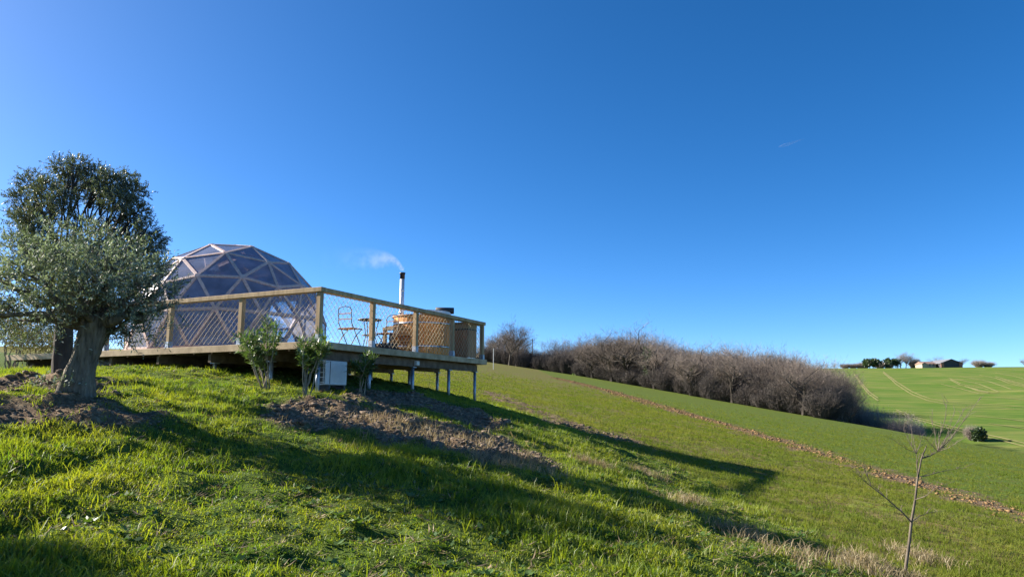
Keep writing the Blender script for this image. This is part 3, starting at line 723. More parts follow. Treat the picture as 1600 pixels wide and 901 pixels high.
MB().lathe([(.17, .36), (.175, .365), (.17, .375)], p, 24).build('lower_shelf', 'blackmetal', tb, True)
for k in range(3):
    t = .4 + k * 2 * math.pi / 3; d = Vector((math.cos(t), math.sin(t), 0))
    MB().tube([p + d * .25, p + d * .12 + ZX * .36, p + d * .2 + ZX * .70], .010, 8).build('leg', 'blackmetal', tb)

# heat pump under the corner
hp = dk(.72, .28, 0); hz = gz1(hp.x, hp.y) + .07; hp.z = hz
hpu = thing('heat_pump', 'white outdoor heat pump unit with side grille under the terrace corner', 'heat pump', tuple(hp))
MB().bbox(hp + ZX * .27, (.62, .24, .46), DAX, .015).build('casing', 'white', hpu)
MB().box(hp - UX * .312 + ZX * .27, (.006, .20, .40), DAX).build('coil', 'grille', hpu)
for k in range(5): MB().box(hp - UX * .319 + ZX * (.09 + k * .09), (.008, .21, .012), DAX).build('grille_bar', 'white', hpu)
for k in range(3): MB().box(hp - UX * .327 + LX * (-.09 + k * .09) + ZX * .27, (.008, .012, .41), DAX).build('grille_bar', 'white', hpu)
MB().box(hp - LX * .1235 - UX * .18 + ZX * .27, (.012, .005, .42), DAX).build('panel_seam', 'grille', hpu)
for k in range(16): MB().bbox(hp - LX * .124 + UX * .07 + ZX * (.10 + k * .022), (.40, .006, .008), DAX, .002).build('louvre', 'white', hpu)
for s in (-1, 1): MB().box(hp + UX * .22 * s + ZX * -.02, (.05, .30, .12), DAX).build('foot', 'grille', hpu)
MB().tube([hp + UX * .12 + ZX * .49, hp + UX * .11 + ZX * .58, hp + UX * .04 + LX * .05 + ZX * .68, hp + LX * .12 + ZX * .78], .022, 8).build('hose', 'vinyl', hpu, True)
jb = thing('junction_box', 'small white junction box fixed to the side beam of the terrace', 'box', tuple(dk(3.45, .12, DZ - .24)))
MB().bbox(dk(3.45, .125, DZ - .235), (.12, .06, .10), DAX, .01).build('case', 'white', jb)
MB().bbox(dk(3.45, .091, DZ - .235), (.10, .008, .08), DAX, .003).build('lid', 'vinyl', jb)
hs = dk(3.0, 2.2, 0)
tag(MB().tube([dk(3.0, 2.2, DZ - .13), dk(3.02, 2.15, .75), dk(3.1, 2.05, .5), dk(3.3, 1.9, gz1(*dk(3.3, 1.9).xy) + .03), dk(3.8, 1.7, gz1(*dk(3.8, 1.7).xy) + .03)], .025, 8).build('drain_hose', 'black', None, True),
    'black drain hose hanging down from under the terrace to the ground', 'hose')
bp_ = ray(158, 568, 16.0); bgz = gz1(bp_.x, bp_.y)
m = MB(); n1, n2 = 10, 14; rg = random.Random(3)
for i in range(n1 + 1):
    for j in range(n2):
        a = math.pi * i / n1; b = 2 * math.pi * j / n2; r = 1 + rg.uniform(-.22, .22)
        m.v.append((bp_.x + .26 * r * math.sin(a) * math.cos(b), bp_.y + .22 * r * math.sin(a) * math.sin(b), bgz + .12 + .15 * r * math.cos(a)))
for i in range(n1):
    for j in range(n2): m.f.append((i * n2 + j, i * n2 + (j + 1) % n2, (i + 1) * n2 + (j + 1) % n2, (i + 1) * n2 + j))
tag(m.build('plastic_sack', 'bag'), 'crumpled pale plastic sack lying under the edge of the terrace', 'sack')

# ------------------------------------------------------------------ smoke from the flue
def smoke():
    m, n, l, out = mk('wood_smoke')
    tc_ = N(n, 'ShaderNodeTexCoord'); sep = N(n, 'ShaderNodeSeparateXYZ'); l.new(tc_.outputs['Object'], sep.inputs[0])
    def math_(op, a, b=None, c=None):
        q = N(n, 'ShaderNodeMath', _operation=op)
        for i, v in enumerate((a, b, c)):
            if v is None: continue
            if isinstance(v, (int, float)): q.inputs[i].default_value = v
            else: l.new(v, q.inputs[i])
        return q.outputs[0]
    s = math_('MULTIPLY', sep.outputs['X'], -1.0); s = math_('MAXIMUM', s, -.03)
    sp_ = math_('MAXIMUM', s, 0.0)
    e = math_('EXPONENT', math_('MULTIPLY', sp_, -4.5))
    zc = math_('MULTIPLY_ADD', math_('SUBTRACT', 1.0, e), .34, .03)
    r = math_('MULTIPLY_ADD', math_('POWER', math_('MAXIMUM', sp_, .0001), .7), .24, .10)
    nz = N(n, 'ShaderNodeTexNoise', Scale=3.4, Detail=5.0, Roughness=.6); l.new(tc_.outputs['Object'], nz.inputs['Vector'])
    wob = math_('MULTIPLY', math_('SUBTRACT', nz.outputs['Fac'], .5), math_('MULTIPLY_ADD', sp_, .5, .12))
    dz = math_('ADD', math_('SUBTRACT', sep.outputs['Z'], zc), wob)
    xp = math_('MULTIPLY', math_('MAXIMUM', sep.outputs['X'], 0.0), 1.6)
    dist = math_('SQRT', math_('ADD', math_('ADD', math_('MULTIPLY', dz, dz), math_('MULTIPLY', xp, xp)), math_('MULTIPLY', sep.outputs['Y'], sep.outputs['Y'])))
    core = math_('MAXIMUM', math_('SUBTRACT', 1.0, math_('DIVIDE', dist, r)), 0.0)
    dens = math_('MULTIPLY', core, math_('EXPONENT', math_('MULTIPLY', sp_, -2.9)))
    dens = math_('MULTIPLY', dens, math_('MAXIMUM', math_('MULTIPLY_ADD', nz.outputs['Fac'], 6.0, -2.4), 0.0))
    dens = math_('MULTIPLY', dens, math_('GREATER_THAN', sep.outputs['Z'], 0.0))
    dens = math_('MULTIPLY', dens, 7.0)
    v = N(n, 'ShaderNodeVolumePrincipled', Color=(.92, .92, .95, 1)); l.new(dens, v.inputs['Density'])
    l.new(v.outputs[0], out.inputs['Volume'])
    o = MB().box((-1.05, 0, .38), (2.4, .9, .95)).build('smoke', m)
    o.location = (sp.x, sp.y, ftop + .02)
    tag(o, 'thin white smoke drifting away from the flue pipe', 'smoke', kind='stuff')
smoke()

# ------------------------------------------------------------------ trees by the terrace
def limb(mb, pts, r0, r1, n=7):
    k = len(pts); mb.tube(pts, [r0 + (r1 - r0) * i / (k - 1) for i in range(k)], n)
def wander(a, b, k, amp, rg):
    a = Vector(a); b = Vector(b); out = []
    for i in range(k + 1):
        t = i / k; j = amp * math.sin(math.pi * t)
        out.append(a.lerp(b, t) + Vector((rg.uniform(-1, 1), rg.uniform(-1, 1), rg.uniform(-.6, .6))) * j)
    return out
def gnarled_trunk(path, radii, rg, n=22, rings=26):
    """trunk tube with twisting flutes"""
    path = [Vector(p) for p in path]; vs = []; fs = []
    ph = [rg.uniform(0, 6.28) for _ in range(4)]
    for i in range(rings):
        t = i / (rings - 1) * (len(path) - 1); k = min(int(t), len(path) - 2); f = t - k
        p = path[k].lerp(path[k + 1], f); r = radii[k] * (1 - f) + radii[k + 1] * f; tt = i / (rings - 1)
        for j in range(n):
            a = 2 * math.pi * j / n
            rr = r * (1 + .13 * math.sin(3 * a + ph[0] + 3 * tt) + .08 * math.sin(5 * a + ph[1] - 4 * tt) + .05 * math.sin(9 * a + ph[2] + 9 * tt) + rg.uniform(-.035, .035))
            vs.append(p + Vector((math.cos(a), math.sin(a), 0)) * rr)
    for i in range(rings - 1):
        for j in range(n): fs.append((i * n + j, i * n + (j + 1) % n, (i + 1) * n + (j + 1) % n, (i + 1) * n + j))
    fs.append(tuple(range((rings - 1) * n, rings * n)))
    return MB().add(vs, fs)
def leafy_tree(name, label, cat, base, trunk_path, trunk_r, lobes, leaf_mat, bark, seed, nshoot, shoot_len, leaf, width, nleaf, up=.5, fork=None, hollow=.3, limb_r=.07):
    rg = random.Random(seed); ng = np.random.default_rng(seed)
    t = thing(name, label, cat, tuple(base))
    gnarled_trunk(trunk_path, trunk_r, rg).build('trunk', bark, t, True)
    top = Vector(fork or trunk_path[-1])
    C = [Vector(q[:3]) for q in lobes]; rad = [q[3] for q in lobes]
    mb = MB()
    for c, r in zip(C, rad):
        s = top + Vector((rg.uniform(-.06, .06), rg.uniform(-.06, .06), -.12))
        limb(mb, wander(s, c, 6, .17, rg), limb_r * rg.uniform(.6, 1.1), .012)
        for q in range(4):
            e = c + Vector((rg.uniform(-1, 1), rg.uniform(-1, 1), rg.uniform(-.6, 1))) * r * .8
            limb(mb, wander(c.lerp(s, .25), e, 3, .05, rg), .016, .004, 5)
    mb.build('limbs', bark, t, True)
    (V, F), (a, b) = shoots([tuple(c) for c in C], rad, [r ** 2.2 for r in rad], nshoot, shoot_len, ng, up, nleaf, leaf, width, hollow=hollow)
    np_mesh('crown', V, F, leaf_mat, t)
    V, F = twig_tris(a, b, .007, ng); np_mesh('twigs', V, F, bark, t)
    return t
def lobes_px(lst, depth, seed, mpp):
    """lobes measured in the photograph (pixel centre and radius) spread in depth round the trunk"""
    rg = random.Random(seed); out = []
    for px, py, r, dd in lst:
        q = ray(px, py, depth + dd); out.append((q.x, q.y, q.z, r * mpp * .88))
    return out
# gnarled olive in front
OD = 8.4; ob = ray(117, 627, OD); ob.z = gz1(ob.x, ob.y) - .02
k = OD / FPX
opath = [ray(116, 640, OD), ray(118, 618, OD), ray(123, 590, OD), ray(133, 562, OD), ray(144, 532, OD), ray(153, 506, OD), ray(157, 490, OD)]
opath[0].z = ob.z - .15
lob = [(40, 400, 44, .1), (90, 385, 42, -.2), (145, 385, 40, .2), (190, 405, 40, -.1), (225, 430, 36, .2), (20, 450, 46, -.2), (70, 445, 48, .4), (120, 440, 48, -.5),
       (170, 450, 46, .4), (215, 470, 42, -.3), (30, 500, 40, .2), (80, 495, 40, -.4), (130, 480, 40, .5), (185, 500, 40, .1), (230, 500, 34, .4), (255, 455, 26, -.1),
       (-20, 430, 40, .3), (-25, 490, 36, -.1), (110, 420, 46, .8), (60, 430, 46, -.8), (160, 430, 46, -.8), (200, 440, 40, .8), (205, 525, 26, .2), (255, 430, 20, .1), (262, 480, 18, 0)]
leafy_tree('olive_tree', 'gnarled olive tree with thick leaning trunk and silvery round crown', 'tree', ob, opath, [.25, .195, .165, .145, .15, .165, .12],
           lobes_px(lob, OD, 1, k), 'olive_leaf', 'bark', 4, 1800, .27, .058, .0135, 16, up=.45)
m = MB(); rg = random.Random(9)
for q in range(9):
    sx_o = ob.x + rg.uniform(-.32, .12); sy_o = ob.y - rg.uniform(.12, .3)
    (V, F), (a, b) = shoots([(sx_o, sy_o, ob.z + .1)], [.03], [1], 2, .2, np.random.default_rng(200 + q), 1.3, 8, .045, .018)
    tag(np_mesh('basal_sprout', V, F, 'olive_leaf', bpy.data.objects['olive_tree']), kind='stuff')
# darker evergreen behind it
TD = 10.8; tb_ = ray(97, 598, TD); tb_.z = gz1(tb_.x, tb_.y) - .02; k = TD / FPX
tpath = [ray(97, 615, TD), ray(97, 590, TD), ray(96, 555, TD), ray(99, 510, TD), ray(104, 470, TD), ray(110, 430, TD), ray(116, 395, TD)]
tpath[0].z = tb_.z - .15
lob = [(52, 285, 22, 0), (32, 312, 20, .2), (75, 300, 26, -.3), (100, 262, 20, .1), (122, 258, 17, -.1), (118, 285, 26, .4), (150, 275, 22, 0), (172, 288, 24, -.3), (197, 283, 20, .2), (212, 302, 20, 0),
       (150, 305, 26, .5), (185, 315, 26, -.4), (214, 332, 20, .2), (200, 350, 24, .3), (45, 340, 24, -.2), (30, 340, 18, .3), (70, 335, 24, .4), (60, 370, 22, -.4), (100, 315, 22, -.5), (228, 360, 18, -.1),
       (240, 378, 20, .2), (225, 395, 22, -.2), (195, 385, 26, .3), (160, 360, 22, .6), (150, 400, 30, -.4), (100, 390, 30, .5), (60, 400, 28, .2), (180, 420, 30, 0), (120, 350, 16, -.5), (30, 375, 20, 0), (240, 415, 20, 0)]
leafy_tree('evergreen_tree', 'taller dark evergreen tree with dark upright trunk behind the gnarled olive', 'tree', tb_, tpath, [.18, .15, .13, .12, .11, .095, .07],
           lobes_px(lob, TD, 2, k), 'dark_leaf', 'dark_bark', 6, 5000, .14, .040, .0135, 14, up=.3, fork=tpath[4], hollow=.2, limb_r=.020)
# another olive just beyond the left edge of the photograph
b2 = Vector((-8.3, 5.0, 0)); b2.z = gz1(b2.x, b2.y) - .02
lob = [(b2.x + dx, b2.y + dy, b2.z + dz, r) for dx, dy, dz, r in [(0, 0, 2.4, .6), (.5, .2, 2.0, .55), (-.5, .2, 2.0, .55), (.2, -.5, 1.9, .55), (-.2, .6, 2.1, .55), (.75, -.2, 1.5, .45), (-.8, -.2, 1.6, .5), (.3, .5, 1.5, .5), (-.3, -.6, 1.5, .5), (0, .1, 2.8, .4), (.9, .3, 1.9, .4), (.85, .1, 2.3, .35)]]
leafy_tree('olive_tree', 'second olive tree, smaller trunked, on the lawn left of the gnarled olive', 'tree', b2, [b2 - ZX * .15, b2 + Vector((.05, 0, .35)), b2 + Vector((.0, .05, .8)), b2 + Vector((.05, 0, 1.2))], [.30, .22, .19, .16],
           lob, 'olive_leaf', 'bark', 14, 2400, .27, .058, .014, 16, up=.5)
# hedge shrubs at the end of the terrace
for i, (px, py, d, r, hh, lab) in enumerate([(18, 560, 17.6, .75, 1.5, 'yellow-green twiggy shrub at the far end of the terrace, furthest from the dome'), (52, 556, 18.6, .7, 1.35, 'brownish thin-leaved shrub between the evergreen trunk and the yellow-green shrub'), (-30, 560, 16.5, .8, 1.6, 'broad hedge shrub past the yellow-green shrub at the end of the terrace'), (84, 550, 20.5, .8, 1.5, 'loose shrub behind the terrace beside the dome')]):
    q = ray(px, py, d); z0 = gz1(q.x, q.y); ng = np.random.default_rng(60 + i); rg = random.Random(60 + i)
    t = thing('hedge_shrub', lab, 'shrub', (q.x, q.y, z0), 'shrubs at the end of the terrace')
    mb = MB(); Cs = []
    for s in range(9):
        a = rg.uniform(0, 6.28); e = Vector((q.x + r * .7 * math.cos(a) * rg.random(), q.y + r * .6 * math.sin(a), z0 + hh * rg.uniform(.4, .95)))
        limb(mb, wander((q.x + rg.uniform(-.1, .1), q.y + rg.uniform(-.1, .1), z0 - .05), e, 4, .08, rg), .02, .005, 5); Cs.append(tuple(e))
    mb.build('stem', 'stem', t)
    (V, F), (a, b) = shoots(Cs, [r * .42] * 9, [1] * 9, 620, .22, ng, .6, 9, .045, .016)
    np_mesh('foliage', V, F, 'hedge_leaf', t); V, F = twig_tris(a, b + (b - a) * .5, .008, ng); np_mesh('twigs', V, F, 'stem', t)
# oleanders in front of the terrace
def oleander(px, py, d, hh, spread, lab, seed, nst=8, lean=0.0):
    rg = random.Random(seed); ng = np.random.default_rng(seed)
    q = ray(px, py, d); z0 = gz1(q.x, q.y); t = thing('oleander', lab, 'shrub', (q.x, q.y, z0), 'oleander bushes planted before the terrace')
    mb = MB(); P = []; D = []
    for s in range(nst):
        a = rg.uniform(0, 6.28); e = Vector((q.x + spread * math.cos(a) * rg.uniform(.3, 1) + lean, q.y + spread * .8 * math.sin(a), z0 + hh * rg.uniform(.62, .95)))
        pts = wander((q.x + rg.uniform(-.07, .07), q.y + rg.uniform(-.06, .06), z0 - .05), e, 5, .03, rg)
        mb.tube(pts, [.013 - .0015 * k for k in range(6)], 6)
        tips = [(pts[-1], (pts[-1] - pts[-2]).normalized(), .36)]
        for f in range(4):
            k = rg.choice((3, 4, 4, 5)); o = pts[k]; dr = Vector((rg.uniform(-1, 1), rg.uniform(-1, 1), rg.uniform(.3, 1.1))).normalized(); e2 = o + dr * rg.uniform(.14, .28)
            mb.tube([o, o.lerp(e2, .5) + Vector((0, 0, -.01)), e2], [.006, .005, .003], 5); tips.append((e2, dr, .26))
        for (tp, td, ln) in tips:
            for w_ in range(10):
                o = tp - td * (w_ * ln / 10)
                for c in range(3):
                    a = rg.uniform(0, 6.28); sd = td.orthogonal(); sd.rotate(Matrix.Rotation(a, 3, td))
                    P.append(o); D.append((td * rg.uniform(.35, 1.0) + sd * rg.uniform(.4, .9) + Vector((0, 0, -.1))).normalized())
    mb.build('stem', 'stem', t, True)
    P = np.array([tuple(x) for x in P]); D = np.array([tuple(x) for x in D]); U = unit(np.cross(D, ng.normal(size=D.shape) * .3 + [0, 0, 1]))
    V, F = leaf_mesh(P, D, U, ng.uniform(.09, .16, len(P)), ng.uniform(.018, .030, len(P))); np_mesh('foliage', V, F, 'oleander', t)
oleander(414, 606, 12.1, 1.14, .42, 'fullest sunlit oleander bush with several pale stems before the terrace edge', 71, 9, -.12)
oleander(474, 618, 11.9, 1.05, .40, 'looser oleander bush before the corner post and the heat pump', 72, 8, .03)
oleander(564, 628, 13.0, .66, .18, 'dark shaded oleander bush right of the heat pump', 73, 5)

# ------------------------------------------------------------------ bare sapling in the foreground
sb = pix(1413, 899); sd_ = float(sb[1]); kx = sd_ / FPX
sap = thing('bare_sapling', 'leafless young tree with thin crossing twigs on the grass bank', 'tree', (sb[0], sb[1], gz1(sb[0], sb[1])))
rg = random.Random(21)
def sp_(px, py, dd=0.0): return ray(px, py, sd_ + dd)
main = [sp_(1413, 915), sp_(1416, 880), sp_(1421, 845), sp_(1424, 815), sp_(1430, 780), sp_(1434, 745), sp_(1440, 715), sp_(1448, 695)]
main[0].z = gz1(main[0].x, main[0].y) - .1
MB().tube(main, [.018, .0165, .015, .0135, .012, .010, .008, .004], 8).build('trunk', 'sapwood', sap, True)
mb = MB()
def br(pts, r0):
    pts = [Vector(p) for p in pts]; mb.tube(pts, [r0 * (1 - .75 * i / (len(pts) - 1)) for i in range(len(pts))], 5)
    for i in range(len(pts) - 1):
        for q in range(4):
            o = pts[i].lerp(pts[i + 1], rg.random()); d = (pts[i + 1] - pts[i]).normalized()
            e = o + (d * .6 + Vector((rg.uniform(-.7, .7), rg.uniform(-.7, .7), rg.uniform(-.1, .9)))) * rg.uniform(.04, .14)
            mb.tube([o, o.lerp(e, .5) + Vector((rg.uniform(-.01, .01), 0, .008)), e], [r0 * .42, r0 * .34, r0 * .2], 4)
br([main[3], sp_(1410, 800, -.1), sp_(1385, 778, -.2), sp_(1362, 760, -.25), sp_(1352, 735, -.3)], .009)
br([sp_(1362, 760, -.25), sp_(1352, 752, -.3), sp_(1342, 742, -.3)], .005)
fk = sp_(1466, 705, .05); br([main[6], sp_(1452, 712), fk], .010)
for tx_, ty_, r_, dd in ((1480, 626, .0055, .1), (1510, 633, .006, .2), (1531, 622, .006, -.15), (1500, 668, .004, .3), (1444, 682, .004, -.1), (1456, 660, .004, .2), (1518, 676, .004, -.3), (1492, 640, .004, .0)):
    e = sp_(tx_, ty_, dd); br([fk, fk.lerp(e, .3) + Vector((rg.uniform(-.02, .02), 0, -.015)), fk.lerp(e, .65) + Vector((rg.uniform(-.015, .015), 0, -.008)), e], r_)
f2 = sp_(1432, 708, -.1); br([main[5], f2], .007)
for tx_, ty_, r_, dd in ((1411, 669, .005, -.1), (1442, 678, .004, .1), (1400, 690, .0035, -.2), (1422, 660, .0035, .1)):
    e = sp_(tx_, ty_, dd); br([f2, f2.lerp(e, .5) + Vector((0, 0, -.012)), e], r_)
br([main[5], sp_(1450, 742, .2), sp_(1475, 735, .3), sp_(1510, 730, .4)], .006)
br([main[4], sp_(1445, 775, -.2), sp_(1462, 762, -.3), sp_(1480, 757, -.3)], .005)
br([main[3], sp_(1436, 806, .2), sp_(1452, 800, .3), sp_(1475, 798, .4)], .005)
mb.build('branches', 'sapwood', sap)

# ------------------------------------------------------------------ bare trees of the wood
def bare_proto(seed, H=10.0, spread=.5, levels=(6, 5, 5, 5), thick=1.0):
    """returns (trunk mesh, twig mesh) of a leafless tree of height H standing at the origin"""
    rg = random.Random(seed); ng = np.random.default_rng(seed); mb = MB(); A1 = []; B1 = []; W1 = []
    def grow(p, d, L, r, lev):
        k = 4; pts = [p]; dd = d.copy()
        for i in range(k):
            dd = (dd + Vector((rg.uniform(-1, 1), rg.uniform(-1, 1), rg.uniform(-.5, .8))) * (.10 if lev == 0 else .22)).normalized()
            pts.append(pts[-1] + dd * L / k)
        if lev <= 2: mb.tube(pts, [r * (1 - .6 * i / k) for i in range(k + 1)], 6 if lev == 0 else 4, False)
        else:
            for i in range(k): A1.append(tuple(pts[i])); B1.append(tuple(pts[i + 1] + (pts[i + 1] - pts[i]) * .15)); W1.append(r * 2 * (1 - .5 * i / k))
        if lev < len(levels):
            for c in range(levels[lev]):
                t = rg.uniform(.45 if lev == 0 else .2, 1.0); i = min(int(t * k), k - 1); o = pts[i].lerp(pts[i + 1], t * k - i)
                ax = Vector((rg.uniform(-1, 1), rg.uniform(-1, 1), rg.uniform(-.25, .5 if lev else .6)))
                nd = (dd * (.75 if lev else .8) + ax.normalized() * (spread + .35)).normalized(); nd.z += .12; nd.normalize()
                grow(o, nd, L * rg.uniform(.52, .78) if lev else L * rg.uniform(.75, 1.05), r * (.42 if lev else .5), lev + 1)
        else:
            for c in range(4):
                t = rg.random(); i = min(int(t * k), k - 1); o = pts[i].lerp(pts[i + 1], t * k - i)
                e = o + (dd + Vector((rg.uniform(-1, 1), rg.uniform(-1, 1), rg.uniform(-.4, .9)))).normalized() * L * rg.uniform(.5, .9)
                A1.append(tuple(o)); B1.append(tuple(e)); W1.append(.022)
    grow(Vector((0, 0, -.3)), Vector((rg.uniform(-.06, .06), rg.uniform(-.06, .06), 1)).normalized(), H * .40, H * .022 * thick, 0)
    zmax = float(np.percentile([b[2] for b in B1], 96 if thick < 1.5 else 99.3)); f = H / zmax
    V, F = twig_tris(np.array(A1) * f, np.array(B1) * f, np.maximum(np.array(W1), .02), ng)
    mb.v = [tuple(Vector(v) * f) for v in mb.v]
    return mb, (V, F)
PROTO = []
for s in range(5):
    mb, (V, F) = bare_proto(100 + s, 10.0, (.55, .7, .45, .62, .8)[s])
    me1 = bpy.data.meshes.new('trunk'); me1.from_pydata(mb.v, [], mb.f); me1.materials.append(M['oak_bark'])
    PROTO.append((me1, V, F))
for s in range(2):
    mb, (V, F) = bare_proto(140 + s, 10.0, (.7, .9)[s], (7, 5, 5, 4), 1.7)
    me1 = bpy.data.meshes.new('trunk'); me1.from_pydata(mb.v, [], mb.f); me1.materials.append(M['dark_bark']); PROTO.append((me1, V, F))
twig_me = []
for (me1, V, F) in PROTO:
    me = bpy.data.meshes.new('crown'); me.from_pydata(V.tolist(), [], F.tolist()); me.materials.append(M['twig']); twig_me.append(me)
def bare_tree(x, y, h, kind, rz, wide=1.0, label=None, group=None, name='bare_tree', sink=.2, crown_mat=None):
    z = h1(x, y) - sink
    t = thing(name, label, 'tree', (x, y, z), group); t.rotation_euler = (0, 0, rz); t.scale = (h / 10 * wide, h / 10 * wide, h / 10)
    link('trunk', PROTO[kind][0], None, t); link('crown', twig_me[kind], None, t)
    return t
def top_profile(px):
    xs = [760, 778, 795, 812, 828, 850, 880, 920, 945, 975, 1000, 1018, 1060, 1100, 1150, 1200, 1250, 1290, 1312]
    ys = [534, 514, 512, 520, 540, 539, 534, 532, 531, 529, 530, 536, 545, 548, 551, 557, 564, 577, 592]
    return float(np.interp(px, xs, ys))
def htop(x, y, py):                      # height of a tree at x, y whose top is seen at image row py
    z = ray(800, py, y).z
    return z - h1(x, y)
WL = 'leafless brown tree in the dense wood beyond the crop field'
# single trees one can tell apart along the wood edge
def edge_d(px):                           # distance at which the field meets the wood
    return float(np.interp(px, [760, 870, 950, 1100, 1300, 1420], [165, 150, 132, 99, 79, 74]))
for px, py, dd, kind, wide, lab in [
    (955, 511, -1, 5, 1.2, 'big spreading leafless oak at the corner of the wood with a clear trunk'),
    (982, 507, 1, 6, 1.1, 'tall leafless oak with fanned crown behind the spreading corner oak'),
    (925, 530, 0, 6, 1.15, 'low leafless oak with a forked trunk left of the big corner oak'),
    (1020, 530, 0, 5, 1.1, 'leafless tree with ivy-clad trunk at the wood edge'),
    (1078, 538, 0, 6, 1.15, 'wide leafless oak with dark ivied trunk at the wood edge'),
    (1140, 547, 0, 5, 1.2, 'pale leafless oak with open fan of branches at the wood edge'),
    (1248, 562, 0, 6, 1.2, 'broad low leafless tree near the end of the wood'),
    (795, 505, 0, 2, .95, 'leafless tree group with several upright trunks beyond the terrace corner'),
    (806, 512, 3, 4, .8, 'slim leafless tree standing close behind the upright trunks'),
    (866, 531, 6, 1, .9, 'pale leafless tree rising over the dark hedge'),
    (884, 530, 10, 2, .9, 'pinkish leafless tree at the end of the dark hedge')]:
    d = edge_d(px) + dd; x = (px - 800) / FPX * d * 1.0; y = d
    bare_tree(x, y, htop(x, y, py), kind, random.uniform(0, 6.28), wide, lab)
def ivy(px, py0, py1, d, r, lab, n=1500):
    x = (px - 800) / FPX * d; z1 = ray(800, py0, d).z; z0 = h1(x, d); ng = np.random.default_rng(px)
    t = thing('ivy', lab, 'ivy', (x, d, z0))
    hs_ = np.linspace(z0 + .3, z1, 6); C = [(x + ng.normal() * r * .25, d - .6 + ng.normal() * r * .2, h) for h in hs_]
    (V, F), (a, b) = shoots(C, [r] * 6, [1] * 6, n // 6, .4, ng, .2, 6, .22, .2, squash=1.2); np_mesh('foliage', V, F, 'ivy', t)
    MB().tube([(x, d - .5, z0 - .2), (x + .05, d - .5, (z0 + z1) / 2), (x, d - .5, z1)], .10, 6).build('stem', 'dark_bark', t)
ivy(1013, 552, 595, edge_d(1013) + 2.0, 1.0, 'thick green ivy climbing a trunk at the wood edge', 2200)
ivy(1080, 578, 605, edge_d(1080) + 2.0, .5, 'dark ivy sleeve on an oak trunk at the wood edge', 900)
ivy(963, 566, 585, edge_d(963) + 6.0, .7, 'dark evergreen patch between the corner oaks', 700)
# the mass of the wood, tree by tree
rg = random.Random(77); cnt = 0
for row, (d0, n) in enumerate([(3, 34), (9, 40), (18, 42), (32, 38), (52, 30)]):
    for i in range(n):
        px = 905 + (1284 - 905) * (i + rg.uniform(.1, .9)) / n
        d = edge_d(px) + d0 + rg.uniform(-3, 4); x = (px - 800) / FPX * d
        tp = top_profile(px) + max(0, px - 1240) * .12 + rg.uniform(-4, 13) + (8 if row == 0 else 3 if row == 1 else 0)
        h = htop(x, d, tp)
        if h < 2.5: continue
        h = min(h, 17)
        bare_tree(x, d, h, rg.randrange(5), rg.uniform(0, 6.28), rg.uniform(.7, 1.2), WL, 'leafless trees of the wood'); cnt += 1
for i in range(14):                        # the wood thins out towards the valley
    px = 1284 + 40 * (i + rg.uniform(0, 1)) / 14; d = edge_d(px) + rg.uniform(6, 30); x = (px - 800) / FPX * d
    bare_tree(x, d, max(3, min(htop(x, d, 574 + (px - 1284) * .8 + rg.uniform(0, 10)), 10)), rg.randrange(5), rg.uniform(0, 6.28), rg.uniform(.6, .9), 'small leafless tree where the wood thins out towards the valley hedge', 'small trees at the end of the wood')
for i in range(34):                        # thinner trees behind the dark hedge to the left
    px = 752 + (915 - 752) * (i + rg.uniform(0, 1)) / 34; d = edge_d(px) + 12 + rg.uniform(0, 30); x = (px - 800) / FPX * d
    h = htop(x, d, top_profile(px) + rg.uniform(4, 16))
    bare_tree(x, d, max(3, min(h, 14)), rg.randrange(5), rg.uniform(0, 6.28), rg.uniform(.8, 1.1), 'leafless tree in the belt behind the dark hedge', 'leafless trees behind the hedge')

# ------------------------------------------------------------------ scrub, hedges and bushes
def scrub_mesh(seed, n=1500, mat='scrub'):
    ng = np.random.default_rng(seed); a = ng.uniform(0, 6.283, n); r0 = .28 * np.sqrt(ng.random(n))
    P0 = np.c_[r0 * np.cos(a), r0 * np.sin(a), np.zeros(n)]
    dirs = unit(np.c_[np.cos(a) * ng.uniform(0, .8, n), np.sin(a) * ng.uniform(0, .8, n), ng.uniform(.5, 1.2, n)])
    L = ng.uniform(.5, 1.05, n)[:, None]; P1 = P0 + dirs * L * .55; P2_ = P1 + unit(dirs + ng.normal(size=(n, 3)) * .5) * L * .5
    V1, F1 = twig_tris(P0, P1, .014, ng); V2, F2 = twig_tris(P1 - (P2_ - P1) * .1, P2_, .012, ng)
    q = ng.integers(0, n, n * 2); t = ng.random(n * 2)[:, None]; o = P1[q] * (1 - t) + P2_[q] * t
    V3, F3 = twig_tris(o, o + unit(ng.normal(size=(n * 2, 3)) + [0, 0, .4]) * ng.uniform(.1, .28, n * 2)[:, None], .009, ng)
    V = np.concatenate([V1, V2, V3]); F = np.concatenate([F1, F2 + len(V1), F3 + len(V1) + len(V2)])
    me = bpy.data.meshes.new('twigs'); me.from_pydata(V.tolist(), [], F.tolist()); me.materials.append(M[mat]); return me
M['bramble'] = pmat('shaded_bramble_twig', (.065, .056, .050), (.14, .12, .105), .5, .95, 0, spec=.1, rand=.15)  # twig colour darkened to paint the shade at the foot of the wood
M['sunlit_scrub'] = pmat('sunlit_scrub_twig', (.26, .215, .19), (.46, .39, .35), .5, .95, 0, spec=.1, rand=.12)  # scrub twig colour brightened to paint sunlight on the valley hedge
SCR = [scrub_mesh(300 + i) for i in range(3)] + [scrub_mesh(310 + i, mat='bramble') for i in range(3)] + [scrub_mesh(320 + i, 650, 'sunlit_scrub') for i in range(3)]
stem_me = MB()
for i in range(7):
    a = i * .9; stem_me.tube([(0, 0, -.1), (.12 * math.cos(a), .12 * math.sin(a), .25), (.3 * math.cos(a), .3 * math.sin(a), .6)], [.025, .018, .008], 5)
